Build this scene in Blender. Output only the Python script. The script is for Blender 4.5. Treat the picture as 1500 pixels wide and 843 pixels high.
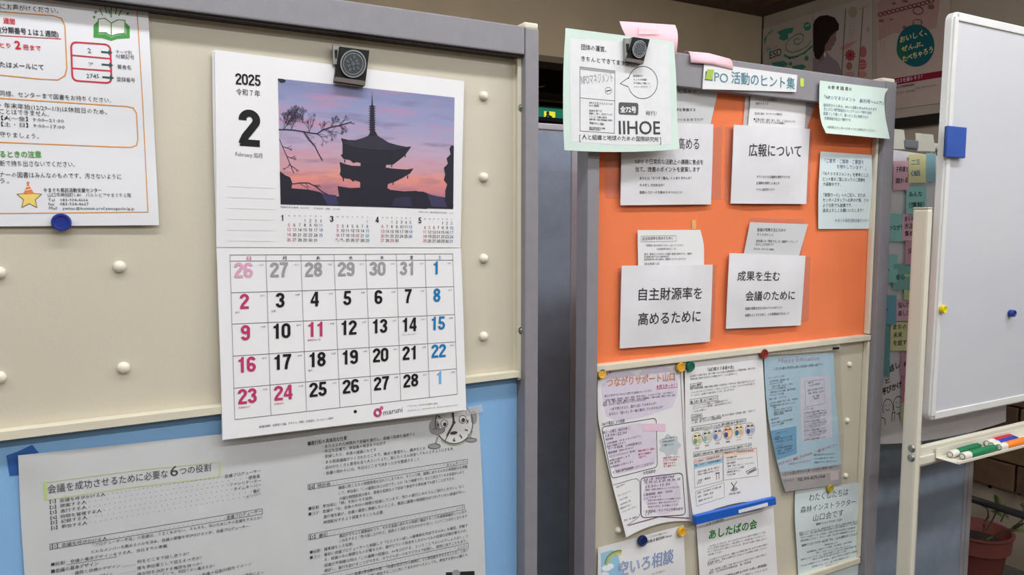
import bpy, bmesh, math, random
from mathutils import Vector
from mathutils.geometry import tessellate_polygon
random.seed(7)
for o in list(bpy.data.objects):
    bpy.data.objects.remove(o)
sc = bpy.context.scene
COL = sc.collection

# ------------------------------------------------------------ camera
FPX = 1083.0
VPX, HOR = 2750.0, 325.0           # vanishing point of the boards' direction (+X) and the horizon, px
CAMZ = 1.50
pitch = math.atan((421.5 - HOR) / FPX)
ang = math.atan((VPX - 750.0) / FPX)          # angle between view axis and +X
FH = Vector((math.cos(ang), math.sin(ang), 0)); RR = Vector((math.sin(ang), -math.cos(ang), 0))
FW = FH * math.cos(pitch) + Vector((0, 0, -math.sin(pitch)))
UP = FH * math.sin(pitch) + Vector((0, 0, math.cos(pitch)))
CAM = Vector((0, 0, CAMZ))
cd = bpy.data.cameras.new('camera'); cam = bpy.data.objects.new('camera', cd); COL.objects.link(cam)
cd.sensor_width = 36.0; cd.lens = FPX / 1500.0 * 36.0; cd.clip_start = 0.02
cam.location = CAM; cam.rotation_euler = FW.to_track_quat('-Z', 'Y').to_euler()
sc.camera = cam
# ------------------------------------------------------------ world, exposure
w_ = bpy.data.worlds.new('world'); sc.world = w_; w_.use_nodes = True
w_.node_tree.nodes['Background'].inputs[0].default_value = (0.75, 0.8, 0.9, 1)
w_.node_tree.nodes['Background'].inputs[1].default_value = 0.1
sc.view_settings.view_transform = 'Standard'; sc.view_settings.look = 'None'
sc.view_settings.exposure = -0.27; sc.view_settings.gamma = 1.0
# ------------------------------------------------------------ ceiling lights (x, y, length, power)
CEIL = 2.72
LIGHTS = [(0.2, 0.45, 1.2, 15), (1.75, 0.45, 1.2, 15), (-1.3, 0.45, 1.2, 12),
          (0.2, -0.75, 1.2, 19), (1.75, -0.75, 1.2, 17), (-1.3, -0.75, 1.2, 16),
          (0.2, -2.1, 1.2, 15), (1.75, -2.1, 1.2, 15),
          (2.85, -0.1, 0.9, 15), (2.85, -1.6, 0.9, 12),
          (-0.6, 1.9, 1.2, 13), (1.6, 1.9, 1.2, 6)]  # back row: added lamps that brighten the dim back wall
for (lx, ly, ln, pw) in LIGHTS:
    ld = bpy.data.lights.new('fluorescent_light', 'AREA'); ld.shape = 'RECTANGLE'; ld.size = ln; ld.size_y = 0.12
    ld.energy = pw; ld.color = (0.975, 0.985, 1.0)
    lo = bpy.data.objects.new('fluorescent_light', ld); COL.objects.link(lo); lo.location = (lx, ly, CEIL - 0.075)
    for k in (-1, 1):            # added points for sideways light, stronger in the back row to brighten its wall
        pd = bpy.data.lights.new('side_fill_light', 'POINT'); pd.energy = pw * (0.8 if ly > 1 else 0.12); pd.shadow_soft_size = 0.06; pd.color = (0.975, 0.985, 1.0)
        po = bpy.data.objects.new('side_fill_light', pd); COL.objects.link(po); po.location = (lx + k * ln / 4, ly, CEIL - 0.14)

# ------------------------------------------------------------ pixel -> world on real planes
def ray(px, py):
    return FW * FPX + RR * (px - 750.0) + UP * (421.5 - py)
def PY(px, py, y):
    d = ray(px, py); return CAM + d * (y / d.y)
def PXP(px, py, x):
    d = ray(px, py); return CAM + d * (x / d.x)
def PZ(px, py, dep):
    d = ray(px, py); return CAM + d * (dep / FPX)

# ------------------------------------------------------------ materials
def s2l(c):
    return tuple(((v / 255.0) / 12.92 if v <= 10.3 else (((v / 255.0) + 0.055) / 1.055) ** 2.4) for v in c)
_m = {}
def mat(name, rgb, rough=0.6, var=0.06, scale=30.0, bump=0.0, bscale=200.0, metal=0.0, spec=0.5, coat=0.0, emis=0.0, stretch=None):
    """rgb is the surface's own sRGB colour (0-255)"""
    key = name
    if key in _m: return _m[key]
    m = bpy.data.materials.new(name); m.use_nodes = True; nt = m.node_tree; N = nt.nodes; L = nt.links
    b = N['Principled BSDF']; b.inputs['Roughness'].default_value = rough; b.inputs['Metallic'].default_value = metal
    b.inputs['Specular IOR Level'].default_value = spec; b.inputs['Coat Weight'].default_value = coat
    c = s2l(rgb)
    tc = N.new('ShaderNodeTexCoord'); no = N.new('ShaderNodeTexNoise'); no.inputs['Scale'].default_value = scale
    no.inputs['Detail'].default_value = 4
    src = tc.outputs['Object']
    if stretch:
        mp = N.new('ShaderNodeMapping'); mp.inputs['Scale'].default_value = stretch
        L.new(src, mp.inputs['Vector']); src = mp.outputs['Vector']
    L.new(src, no.inputs['Vector'])
    cr = N.new('ShaderNodeValToRGB'); L.new(no.outputs['Fac'], cr.inputs[0])
    cr.color_ramp.elements[0].position = 0.3; cr.color_ramp.elements[1].position = 0.7
    cr.color_ramp.elements[0].color = tuple(max(0, v * (1 - var)) for v in c) + (1,)
    cr.color_ramp.elements[1].color = tuple(min(1, v * (1 + var)) for v in c) + (1,)
    L.new(cr.outputs[0], b.inputs['Base Color'])
    if bump > 0:
        n2 = N.new('ShaderNodeTexNoise'); n2.inputs['Scale'].default_value = bscale; n2.inputs['Detail'].default_value = 3
        L.new(src, n2.inputs['Vector'])
        bp = N.new('ShaderNodeBump'); bp.inputs['Strength'].default_value = bump; bp.inputs['Distance'].default_value = 0.002
        L.new(n2.outputs['Fac'], bp.inputs['Height']); L.new(bp.outputs[0], b.inputs['Normal'])
    if emis > 0:
        L.new(cr.outputs[0], b.inputs['Emission Color']); b.inputs['Emission Strength'].default_value = emis
    m.diffuse_color = c + (1,)
    _m[key] = m
    return m
def ink(rgb):
    return mat('ink_%d_%d_%d' % tuple(rgb), rgb, rough=0.55, var=0.03, scale=60, spec=0.25)
def film(name='clear_film', tint=(235, 235, 238), amount=0.16, rough=0.15):
    if name in _m: return _m[name]
    m = bpy.data.materials.new(name); m.use_nodes = True; nt = m.node_tree; N = nt.nodes; L = nt.links
    N.remove(N['Principled BSDF']); out = N['Material Output']
    tr = N.new('ShaderNodeBsdfTransparent'); tr.inputs[0].default_value = (0.97, 0.97, 0.97, 1)
    gl = N.new('ShaderNodeBsdfGlossy'); gl.inputs['Roughness'].default_value = rough
    di = N.new('ShaderNodeBsdfDiffuse'); di.inputs[0].default_value = s2l(tint) + (1,)
    fr = N.new('ShaderNodeLayerWeight'); fr.inputs[0].default_value = 0.18
    no = N.new('ShaderNodeTexNoise'); no.inputs['Scale'].default_value = 14
    mr = N.new('ShaderNodeMapRange'); mr.inputs[3].default_value = amount * 0.6; mr.inputs[4].default_value = amount * 1.4
    L.new(no.outputs['Fac'], mr.inputs[0])
    m1 = N.new('ShaderNodeMixShader'); m2 = N.new('ShaderNodeMixShader')
    L.new(mr.outputs[0], m1.inputs[0]); L.new(tr.outputs[0], m1.inputs[1]); L.new(di.outputs[0], m1.inputs[2])
    fm = N.new('ShaderNodeMath'); fm.operation = 'MULTIPLY'; fm.inputs[1].default_value = 0.35; L.new(fr.outputs[1], fm.inputs[0]); L.new(fm.outputs[0], m2.inputs[0]); L.new(m1.outputs[0], m2.inputs[1]); L.new(gl.outputs[0], m2.inputs[2])
    L.new(m2.outputs[0], out.inputs[0]); _m[name] = m
    return m

# ------------------------------------------------------------ object building
WL = {}
def tag(o, label=None, cat=None, group=None, kind=None):
    if label: o['label'] = label
    if cat: o['category'] = cat
    if group: o['group'] = group
    if kind: o['kind'] = kind
    return o
def obj(name, verts, faces, mats, parent=None, midx=None, smooth=False, **kw):
    """one mesh object; verts in world space, origin put at the bottom centre of its bounds"""
    vs = [Vector(v) for v in verts]
    lo = [min(v[i] for v in vs) for i in range(3)]; hi = [max(v[i] for v in vs) for i in range(3)]
    c = Vector(((lo[0] + hi[0]) / 2, (lo[1] + hi[1]) / 2, lo[2]))
    me = bpy.data.meshes.new(name); me.from_pydata([v - c for v in vs], [], faces)
    if not isinstance(mats, (list, tuple)): mats = [mats]
    for m in mats: me.materials.append(m)
    if midx: me.polygons.foreach_set('material_index', midx)
    if smooth: me.polygons.foreach_set('use_smooth', [True] * len(me.polygons))
    me.update()
    o = bpy.data.objects.new(name, me); COL.objects.link(o)
    if parent is not None:
        o.parent = parent; o.location = c - WL[parent.name]
    else:
        o.location = c
    WL[o.name] = c
    return tag(o, **kw)
def empty(name, loc, **kw):
    o = bpy.data.objects.new(name, None); COL.objects.link(o); o.location = loc; o.empty_display_size = 0.05
    WL[o.name] = Vector(loc); return tag(o, **kw)
class MB:
    def __init__(s): s.v = []; s.f = []
    def add(s, v, f):
        k = len(s.v); s.v += [Vector(a) for a in v]; s.f += [tuple(i + k for i in q) for q in f]; return s
    def box(s, x0, x1, y0, y1, z0, z1, b=0.0):
        if b <= 0:
            v = [(x, y, z) for x in (x0, x1) for y in (y0, y1) for z in (z0, z1)]
            return s.add(v, [(0, 1, 3, 2), (4, 6, 7, 5), (0, 4, 5, 1), (2, 3, 7, 6), (0, 2, 6, 4), (1, 5, 7, 3)])
        bm = bmesh.new(); bmesh.ops.create_cube(bm, size=1)
        for q in bm.verts:
            q.co = Vector(((x0 + x1) / 2 + q.co.x * (x1 - x0), (y0 + y1) / 2 + q.co.y * (y1 - y0), (z0 + z1) / 2 + q.co.z * (z1 - z0)))
        bmesh.ops.bevel(bm, geom=bm.edges[:], offset=b, segments=2, affect='EDGES', profile=0.6)
        bm.verts.ensure_lookup_table(); bm.verts.index_update()
        s.add([q.co.copy() for q in bm.verts], [tuple(a.index for a in f.verts) for f in bm.faces]); bm.free(); return s
    def prism(s, pts, off, bev=0.0):
        """pts: world points of a face seen from the viewer, off: vector to its back; bev draws the front rim in"""
        n = len(pts); pts = [Vector(p) for p in pts]; off = Vector(off)
        c = sum(pts, Vector()) / n
        if bev > 0:
            ring = [p.lerp(c, min(0.5, bev / max((p - c).length, 1e-6))) for p in pts]
            mid = [p + off.normalized() * bev * 0.8 for p in pts]
            v = ring + mid + [p + off for p in pts]; m = 3
        else:
            v = pts + [p + off for p in pts]; m = 2
        f = [tuple(range(n)), tuple(reversed(range((m - 1) * n, m * n)))]
        for k in range(m - 1):
            for i in range(n):
                j = (i + 1) % n; f.append((k * n + i, k * n + n + i, k * n + n + j, k * n + j))
        return s.add(v, f)
    def lathe(s, c, axis, prof, n=24):
        """prof: list of (radius, distance along axis)"""
        axis = Vector(axis).normalized(); a = axis.orthogonal().normalized(); b = axis.cross(a); c = Vector(c)
        v = []; f = []
        for (r, d) in prof:
            for i in range(n):
                t = 2 * math.pi * i / n; v.append(c + axis * d + (a * math.cos(t) + b * math.sin(t)) * max(r, 1e-5))
        for k in range(len(prof) - 1):
            for i in range(n):
                j = (i + 1) % n; f.append((k * n + i, k * n + j, (k + 1) * n + j, (k + 1) * n + i))
        f.append(tuple(reversed(range(n)))); f.append(tuple(range((len(prof) - 1) * n, len(prof) * n)))
        return s.add(v, f)
    def tube(s, pts, r, n=8):
        pts = [Vector(p) for p in pts]; v = []; f = []
        rs = r if isinstance(r, (list, tuple)) else [r] * len(pts)
        for k, p in enumerate(pts):
            d = (pts[min(k + 1, len(pts) - 1)] - pts[max(k - 1, 0)]).normalized()
            a = d.cross(Vector((0.13, 0.27, 1))).normalized(); b = d.cross(a)
            for i in range(n):
                t = 2 * math.pi * i / n; v.append(p + (a * math.cos(t) + b * math.sin(t)) * rs[k])
        for k in range(len(pts) - 1):
            for i in range(n):
                j = (i + 1) % n; f.append((k * n + i, k * n + j, (k + 1) * n + j, (k + 1) * n + i))
        f.append(tuple(reversed(range(n)))); f.append(tuple(range((len(pts) - 1) * n, len(pts) * n)))
        return s.add(v, f)
    def build(s, name, m, parent=None, smooth=False, **kw):
        o = obj(name, s.v, s.f, m, parent, smooth=smooth, **kw)
        bm = bmesh.new(); bm.from_mesh(o.data); bmesh.ops.recalc_face_normals(bm, faces=bm.faces[:]); bm.to_mesh(o.data); bm.free()
        if smooth:
            try:
                o.data.set_sharp_from_angle(angle=math.radians(40))
            except Exception: pass
        return o

# ------------------------------------------------------------ sheets of paper with print
TEXT_JOBS = []
PARTS = []          # (sheet, name) print parts to be made at the end
def is_cjk(s): return any(ord(c) > 0x2E00 or c in '～○■・…“”☆※' for c in s)
class Part:
    def __init__(s, sheet, name, label=None): s.sheet = sheet; s.name = name; s.label = label; s.v = []; s.f = []; s.mi = []; s.mats = []
    def m(s, rgb):
        mm = rgb if isinstance(rgb, bpy.types.Material) else ink(rgb)
        if mm not in s.mats: s.mats.append(mm)
        return s.mats.index(mm)
class Sheet:
    def __init__(s, name, Y, rows, m, w=None, bow=0.0, nu=14, nv=16, thick=0.0004, xplane=None, parent=None, build=True, **kw):
        s.Y = Y; s.w = w; s.xp = xplane; s.part_ = None; s.off = 0.0
        rows = [tuple(r) for r in rows]
        s.rows = rows
        P = []
        for j in range(nv + 1):
            t = j / nv * (len(rows) - 1); i = min(int(t), len(rows) - 2); u = t - i
            g = [rows[max(i - 1, 0)], rows[i], rows[i + 1], rows[min(i + 2, len(rows) - 1)]]
            def cr(k):
                a, b, c, d = (q[k] for q in g)
                if len(rows) == 2: return b + (c - b) * u
                if i == 0: a = 2 * b - c
                if i == len(rows) - 2: d = 2 * c - b
                return 0.5 * (2 * b + (c - a) * u + (2 * a - 5 * b + 4 * c - d) * u * u + (3 * b - a - 3 * c + d) * u ** 3)
            lx, ly, rx, ry = cr(0), cr(1), cr(2), cr(3)
            for k in range(nu + 1):
                q = k / nu; by = bow * 4 * q * (1 - q) * (j / nv) ** 3
                P.append(s.nom(lx + (rx - lx) * q, ly + (ry - ly) * q + by))
        s.x0 = min(p[0] for p in P); s.x1 = max(p[0] for p in P); s.z0 = min(p[1] for p in P); s.z1 = max(p[1] for p in P)
        fr = [s.pt(p, 0) for p in P]; bk = [s.pt(p, -thick) for p in P]
        n = len(P); f = []
        for j in range(nv):
            for k in range(nu):
                a = j * (nu + 1) + k; q = (a, a + 1, a + nu + 2, a + nu + 1)
                f.append(tuple(reversed(q))); f.append(tuple(i + n for i in q))
        ed = [k for k in range(nu + 1)] + [j * (nu + 1) + nu for j in range(1, nv + 1)] + [nv * (nu + 1) + k for k in range(nu - 1, -1, -1)] + [j * (nu + 1) for j in range(nv - 1, 0, -1)]
        for i in range(len(ed)):
            a, b = ed[i], ed[(i + 1) % len(ed)]; f.append((a, b, b + n, a + n))
        s.o = obj(name, fr + bk, f, m, parent, smooth=False, **kw) if build else None
        if s.o:
            s.o.data.polygons.foreach_set('use_smooth', [i < 2 * nu * nv for i in range(len(f))])
            bm = bmesh.new(); bm.from_mesh(s.o.data); bmesh.ops.recalc_face_normals(bm, faces=bm.faces[:]); bm.to_mesh(s.o.data); bm.free()
            s.o.data.set_sharp_from_angle(angle=math.radians(30))
    # 2-D coordinates on the flat nominal plane (metres)
    def nom(s, px, py):
        if s.xp is not None:
            p = PXP(px, py, s.xp); return (-p.y, p.z)
        p = PY(px, py, s.Y); return (p.x, p.z)
    def pt(s, q, e):
        a, z = q
        if s.xp is not None: return Vector((s.xp - e, -a, z))
        w = 0.0
        if s.w:
            w = s.w((a - s.x0) / (s.x1 - s.x0), (s.z1 - z) / (s.z1 - s.z0))
        yy = s.Y - w; k = yy / s.Y
        return Vector((a * k, yy - e, CAMZ + (z - CAMZ) * k))
    def part(s, name, label=None):
        s.part_ = Part(s, name, label); PARTS.append(s.part_); return s
    def _tri(s, tris, rgb, layer):
        p = s.part_; mi = p.m(rgb); s.cnt = (getattr(s, 'cnt', 0) + 1) % 50; e = 0.0002 * layer + s.off + s.cnt * 3.5e-6
        lim = 0.02 if s.w else 9
        st = list(tris)
        while st:
            t = st.pop()
            L = [math.dist(t[i], t[(i + 1) % 3]) for i in range(3)]; k = L.index(max(L))
            if L[k] > lim:
                a, b, c = t[k], t[(k + 1) % 3], t[(k + 2) % 3]; mdl = ((a[0] + b[0]) / 2, (a[1] + b[1]) / 2)
                st += [(a, mdl, c), (mdl, b, c)]; continue
            n = len(p.v); p.v += [s.pt(q, e) for q in t]; p.f.append((n, n + 1, n + 2)); p.mi.append(mi)
    def fill(s, pts, rgb, layer=1):
        q = [s.nom(*p) for p in pts]
        tr = tessellate_polygon([[Vector((a, b, 0)) for a, b in q]])
        s._tri([tuple(q[i] for i in t) for t in tr], rgb, layer); return s
    def rect(s, x0, y0, x1, y1, rgb, layer=1):
        return s.fill([(x0, y0), (x1, y0), (x1, y1), (x0, y1)], rgb, layer)
    def ell(s, cx, cy, rx, ry, rgb, layer=1, n=20, rot=0):
        c, d = math.cos(rot), math.sin(rot)
        return s.fill([(cx + rx * math.cos(6.2832 * i / n) * c - ry * math.sin(6.2832 * i / n) * d, cy + rx * math.cos(6.2832 * i / n) * d + ry * math.sin(6.2832 * i / n) * c) for i in range(n)], rgb, layer)
    def line(s, pts, width, rgb, layer=2, close=False):
        q = [s.nom(*p) for p in pts]
        if close: q.append(q[0])
        # metres per pixel near the first point
        a = s.nom(pts[0][0], pts[0][1]); b = s.nom(pts[0][0], pts[0][1] + 1); hw = math.dist(a, b) * width / 2
        tris = []
        for i in range(len(q) - 1):
            dx, dz = q[i + 1][0] - q[i][0], q[i + 1][1] - q[i][1]; L = math.hypot(dx, dz)
            if L < 1e-7: continue
            ex, ez = dx / L * hw * 0.7, dz / L * hw * 0.7; nx, nz = -dz / L * hw, dx / L * hw
            A = (q[i][0] - ex + nx, q[i][1] - ez + nz); B = (q[i][0] - ex - nx, q[i][1] - ez - nz)
            Cc = (q[i + 1][0] + ex - nx, q[i + 1][1] + ez - nz); D = (q[i + 1][0] + ex + nx, q[i + 1][1] + ez + nz)
            tris += [(A, B, Cc), (A, Cc, D)]
        s._tri(tris, rgb, layer); return s
    def ring(s, cx, cy, rx, ry, width, rgb, layer=2, n=28, a0=0, a1=360):
        return s.line([(cx + rx * math.cos(math.radians(a0 + (a1 - a0) * i / n)), cy + ry * math.sin(math.radians(a0 + (a1 - a0) * i / n))) for i in range(n + 1)], width, rgb, layer)
    def dots(s, x0, y0, x1, y1, n, r, rgb):
        for i in range(n):
            t = i / max(n - 1, 1); x = x0 + (x1 - x0) * t; y = y0 + (y1 - y0) * t
            s.fill([(x - r, y - r), (x + r, y - r), (x + r, y + r), (x - r, y + r)], rgb, 2)
        return s
    def text(s, body, x0, y0, x1, y1, h, rgb=(40, 40, 45), bold=0.0, layer=3, slant=0.0):
        TEXT_JOBS.append((s, s.part_, body, s.nom(x0, y0), s.nom(x1, y1), s.nom(x0, y0 - h), rgb, bold, layer, h, slant)); return s
    def number(s, body, x0, y0, x1, y1, h, rgb, sw=.27, layer=3):
        """bold condensed figures drawn as thick strokes in a 1 x 1.75 box each"""
        a = s.nom(x0, y0); b = s.nom(x1, y1); c = s.nom(x0, y0 - h)
        L = math.dist(a, b); n = len(body); gap = .06; wd = L / (n + gap * (n - 1)); H = math.dist(a, c) / 1.75
        ex = ((b[0] - a[0]) / L, (b[1] - a[1]) / L); up = (-ex[1], ex[0]); tris = []
        for i, ch in enumerate(body):
            ox = i * (1 + gap)
            def M(p): return (a[0] + ex[0] * (p[0] + ox) * wd + up[0] * p[1] * H, a[1] + ex[1] * (p[0] + ox) * wd + up[1] * p[1] * H)
            for st in digit(ch, sw):
                if st[0] == 'P':
                    P = st[1]; tr = tessellate_polygon([[Vector((q[0], q[1], 0)) for q in P]])
                    tris += [tuple(M(P[k]) for k in t) for t in tr]
                else:
                    P = st[1]; m_ = len(P); Lf = []; Rt = []
                    for k in range(m_):
                        p0 = P[max(k - 1, 0)] if not st[2] else P[(k - 1) % m_]; p1 = P[min(k + 1, m_ - 1)] if not st[2] else P[(k + 1) % m_]
                        dx, dy = p1[0] - p0[0], p1[1] - p0[1]; l = math.hypot(dx, dy) or 1
                        nx, ny = -dy / l * sw / 2, dx / l * sw / 2 * .92; Lf.append((P[k][0] + nx, P[k][1] + ny)); Rt.append((P[k][0] - nx, P[k][1] - ny))
                    for k in range(m_ if st[2] else m_ - 1):
                        j = (k + 1) % m_; A, B, C_, D = map(M, (Lf[k], Rt[k], Rt[j], Lf[j])); tris += [(A, B, C_), (A, C_, D)]
        s._tri(tris, rgb, layer); return s
    def rrect(s, corners, width, rgb, r=0.12, fillc=None, layer=2):
        pts = []
        n = len(corners)
        for i in range(n):
            p, a, b = corners[i], corners[i - 1], corners[(i + 1) % n]
            la = math.dist(p, a); lb = math.dist(p, b); d = r * min(math.dist(corners[0], corners[1]), math.dist(corners[1], corners[2]))
            pa = tuple(p[k] + (a[k] - p[k]) * d / la for k in (0, 1)); pb = tuple(p[k] + (b[k] - p[k]) * d / lb for k in (0, 1))
            for j in range(6):
                t = j / 5; pts.append(tuple((1 - t) ** 2 * pa[k] + 2 * t * (1 - t) * p[k] + t * t * pb[k] for k in (0, 1)))
        if fillc is not None: s.fill(pts, fillc, 1)
        if width > 0: s.line(pts, width, rgb, layer, close=True)
        return s
def digit(ch, s):
    e = s / 2
    def arc(cx, cy, rx, ry, a0, a1, n=14): return [(cx + rx * math.cos(math.radians(a0 + (a1 - a0) * i / n)), cy + ry * math.sin(math.radians(a0 + (a1 - a0) * i / n))) for i in range(n + 1)]
    r = .5 - e; T = 1.75 - e
    if ch == '0': return [('S', arc(.5, T - r, r, r, 0, 180) + arc(.5, e + r, r, r, 180, 360), True)]
    if ch == '1': return [('P', [(.42, 0), (.42 + s, 0), (.42 + s, 1.75), (.5, 1.75), (.44, 1.56), (.3, 1.47), (.16, 1.45), (.16, 1.24), (.42, 1.24)])]
    if ch == '2': return [('S', arc(.5, T - r, r, r, 185, -35, 18) + [(.5, .72), (.3, .46), (.2, .24), (.16, .1)], False), ('P', [(.03, 0), (.97, 0), (.97, s * .88), (.1, s * .88)])]
    if ch == '3': return [('S', arc(.49, T - r * .95, r * .95, r * .95, 175, -70, 16) + [(.44, .92)], False), ('S', [(.44, .92)] + arc(.49, e + r * 1.06, r, r * 1.06, 70, -175, 18), False)]
    if ch == '4': return [('P', [(.56, 0), (.56 + s, 0), (.56 + s, 1.75), (.56, 1.75)]), ('P', [(.02, .38), (1.0, .38), (1.0, .38 + s * .85), (.02, .38 + s * .85)]), ('P', [(.02, .38 + s * .85), (.02 + s * .8, .38 + s * .85), (.62, 1.45), (.62, 1.75), (.56, 1.75)])]
    if ch == '5': return [('P', [(.16, 1.75), (.92, 1.75), (.92, 1.75 - s * .88), (.16, 1.75 - s * .88)]), ('P', [(.16, 1.75), (.16 + s * .8, 1.75), (.12 + s * .8, .86), (.06, .86)]), ('S', arc(.48, .56, r * 1.03, .56 - e, 140, -172, 20), False)]
    if ch in '69':
        S = [('S', arc(.5, e + r * 1.08, r, r * 1.08, 0, 348, 22), True), ('S', [(e, .5)] + arc(.5, T - r, r, r, 180, 12, 14), False)]
        return S if ch == '6' else [(k[0], [(1 - x, 1.75 - y) for x, y in k[1]], k[2]) for k in S]
    if ch == '7': return [('P', [(.04, 1.75), (.97, 1.75), (.97, 1.75 - s * .88), (.04, 1.75 - s * .88)]), ('S', [(.83, 1.6), (.66, 1.25), (.5, .8), (.41, .4), (.38, 0)], False)]
    if ch == '8': return [('S', arc(.5, T - r * .93, r * .92, r * .93, 0, 348, 20), True), ('S', arc(.5, e + r * 1.04, r, r * 1.04, 0, 348, 20), True)]
    return []
def make_text():
    cache = {}; tmp = []
    for job in TEXT_JOBS:
        s, part, body, a, b, c, rgb, bold, layer, h, sl = job
        res = 1 if h < 9 else 3
        key = (body, round(min(bold, 0), 3), res)
        if key in cache: continue
        cu = bpy.data.curves.new('t', 'FONT'); cu.body = body; cu.resolution_u = res; cu.offset = min(bold, 0)
        o = bpy.data.objects.new('t', cu); COL.objects.link(o); cache[key] = o; tmp.append((o, cu))
    bpy.context.view_layer.update(); dg = bpy.context.evaluated_depsgraph_get()
    geo = {}
    for k, o in cache.items():
        ev = o.evaluated_get(dg); me = ev.to_mesh()
        geo[k] = ([(v.co.x, v.co.y) for v in me.vertices], [tuple(p.vertices) for p in me.polygons]); ev.to_mesh_clear()
    for s, part, body, a, b, c, rgb, bold, layer, h, sl in TEXT_JOBS:
        V, F = geo[(body, round(min(bold, 0), 3), 1 if h < 9 else 3)]
        if not V: continue
        mn = min(v[0] for v in V); mx = max(v[0] for v in V)
        L = math.dist(a, b); ex = ((b[0] - a[0]) / L, (b[1] - a[1]) / L); up = (-ex[1], ex[0])
        H = math.dist(a, c); cj = is_cjk(body); em = H / (0.90 if cj else 0.70); y0 = 0.07 if cj else 0.0
        mi = part.m(rgb)
        if bold > 0.004 and h >= 7.5: offs = [(0, 0)] + [(bold * math.cos(q * .7854), bold * math.sin(q * .7854)) for q in range(8)]
        elif bold > 0.009: offs = [(-bold, 0), (bold, 0)]
        else: offs = [(0, 0)]
        L2 = max(L - 2 * max(bold, 0) * em, L * .6)
        for n_, (ox, oy) in enumerate(offs):
            k = len(part.v); e = 0.0002 * layer + s.off + n_ * 4e-6
            for (x, y) in V:
                t = (x - mn) / (mx - mn) * L2 + (L - L2) / 2 + ox * em + sl * (y + y0) * em; u = (y + y0 + oy) * em
                part.v.append(s.pt((a[0] + ex[0] * t + up[0] * u, a[1] + ex[1] * t + up[1] * u), e))
            for f in F:
                part.f.append(tuple(i + k for i in f)); part.mi.append(mi)
    for o, cu in tmp:
        bpy.data.objects.remove(o); bpy.data.curves.remove(cu)
def make_prints():
    make_text()
    for p in PARTS:
        if p.v: obj(p.name, p.v, p.f, p.mats, p.sheet.o, midx=p.mi, label=p.label)
def quadpx(pts, Y): return [PY(x, y, Y) for x, y in pts]
def ellpx(cx, cy, rx, ry, Y, n=24, rot=0):
    c, d = math.cos(rot), math.sin(rot)
    return [PY(cx + rx * math.cos(6.2832 * i / n) * c - ry * math.sin(6.2832 * i / n) * d, cy + rx * math.cos(6.2832 * i / n) * d + ry * math.sin(6.2832 * i / n) * c, Y) for i in range(n)]
BK = Vector((0, 1, 0))

# ============================================================ materials of the place
PAPER = mat('white_paper', (226, 226, 228), 0.75, 0.02, 12, 0.12, 60, spec=0.2)
PAPER2 = mat('grey_recycled_paper', (200, 202, 204), 0.85, 0.03, 12, 0.15, 60, spec=0.15)
LAMI = mat('laminated_paper', (222, 223, 228), 0.32, 0.02, 12, 0.1, 25, spec=0.5)
MINT = mat('mint_paper', (208, 226, 218), 0.75, 0.03, 14, 0.15, 40, spec=0.2)
MINT2 = mat('pale_blue_green_paper', (206, 220, 222), 0.75, 0.03, 14, 0.15, 40, spec=0.2)
PINK = mat('pink_paper', (246, 203, 214), 0.7, 0.03, 14, 0.1, 40, spec=0.25)
CREAM = mat('cream_painted_steel', (200, 193, 175), 0.45, 0.03, 3, 0.08, 400)
CREAML = mat('cream_plastic_trim', (214, 208, 188), 0.4, 0.04, 20, 0.05, 300)
GREYM = mat('grey_painted_frame', (134, 132, 138), 0.5, 0.05, 40, 0.15, 500, stretch=(1, 1, 1))
ORANGE = mat('orange_felt_panel', (234, 126, 80), 0.8, 0.05, 5, 0.35, 700, spec=0.2)
BLUEP = mat('light_blue_felt_panel', (134, 180, 224), 0.7, 0.04, 4, 0.2, 700, spec=0.25)
STEEL = mat('bright_steel', (170, 170, 168), 0.38, 0.02, 60, metal=1.0)
JAWM = mat('dull_nickel', (138, 138, 134), 0.5, 0.02, 20, metal=.3)
BLACKM = mat('black_metal', (16, 16, 18), 0.6, 0.1, 60, 0.1, 300, spec=.25)
BROWNM = mat('brown_grey_metal', (92, 84, 80), 0.45, 0.08, 60)
BGPANEL = mat('blue_grey_partition_cloth', (142, 156, 174), 0.85, 0.08, 18, 0.6, 260, spec=0.2)
ALU = mat('aluminium_profile', (172, 172, 180), 0.4, 0.04, 60, 0.1, 400, metal=0.3)
IVORY = mat('ivory_painted_post', (214, 211, 196), 0.4, 0.02, 10, 0.05, 300)
WBOARD = mat('whiteboard_enamel', (198, 201, 208), 0.22, 0.015, 3, 0.0)
WFRAME = mat('whiteboard_frame', (214, 215, 214), 0.4, 0.02, 20)
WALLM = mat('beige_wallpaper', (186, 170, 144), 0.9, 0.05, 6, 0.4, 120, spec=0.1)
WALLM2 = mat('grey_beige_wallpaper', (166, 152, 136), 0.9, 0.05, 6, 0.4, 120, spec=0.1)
DARKM = mat('dark_recess_paint', (52, 46, 40), 0.7, 0.1, 10)
CEILM = mat('dark_brown_wood_ceiling', (128, 92, 68), 0.6, 0.15, 6, 0.2, 60, stretch=(1, 8, 1))
BEAMM = mat('dark_brown_beam', (84, 54, 38), 0.6, 0.15, 8, 0.2, 60)
FLOORM = mat('grey_carpet_floor', (90, 86, 84), 0.95, 0.1, 80, 0.6, 500, spec=0.1)

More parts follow.
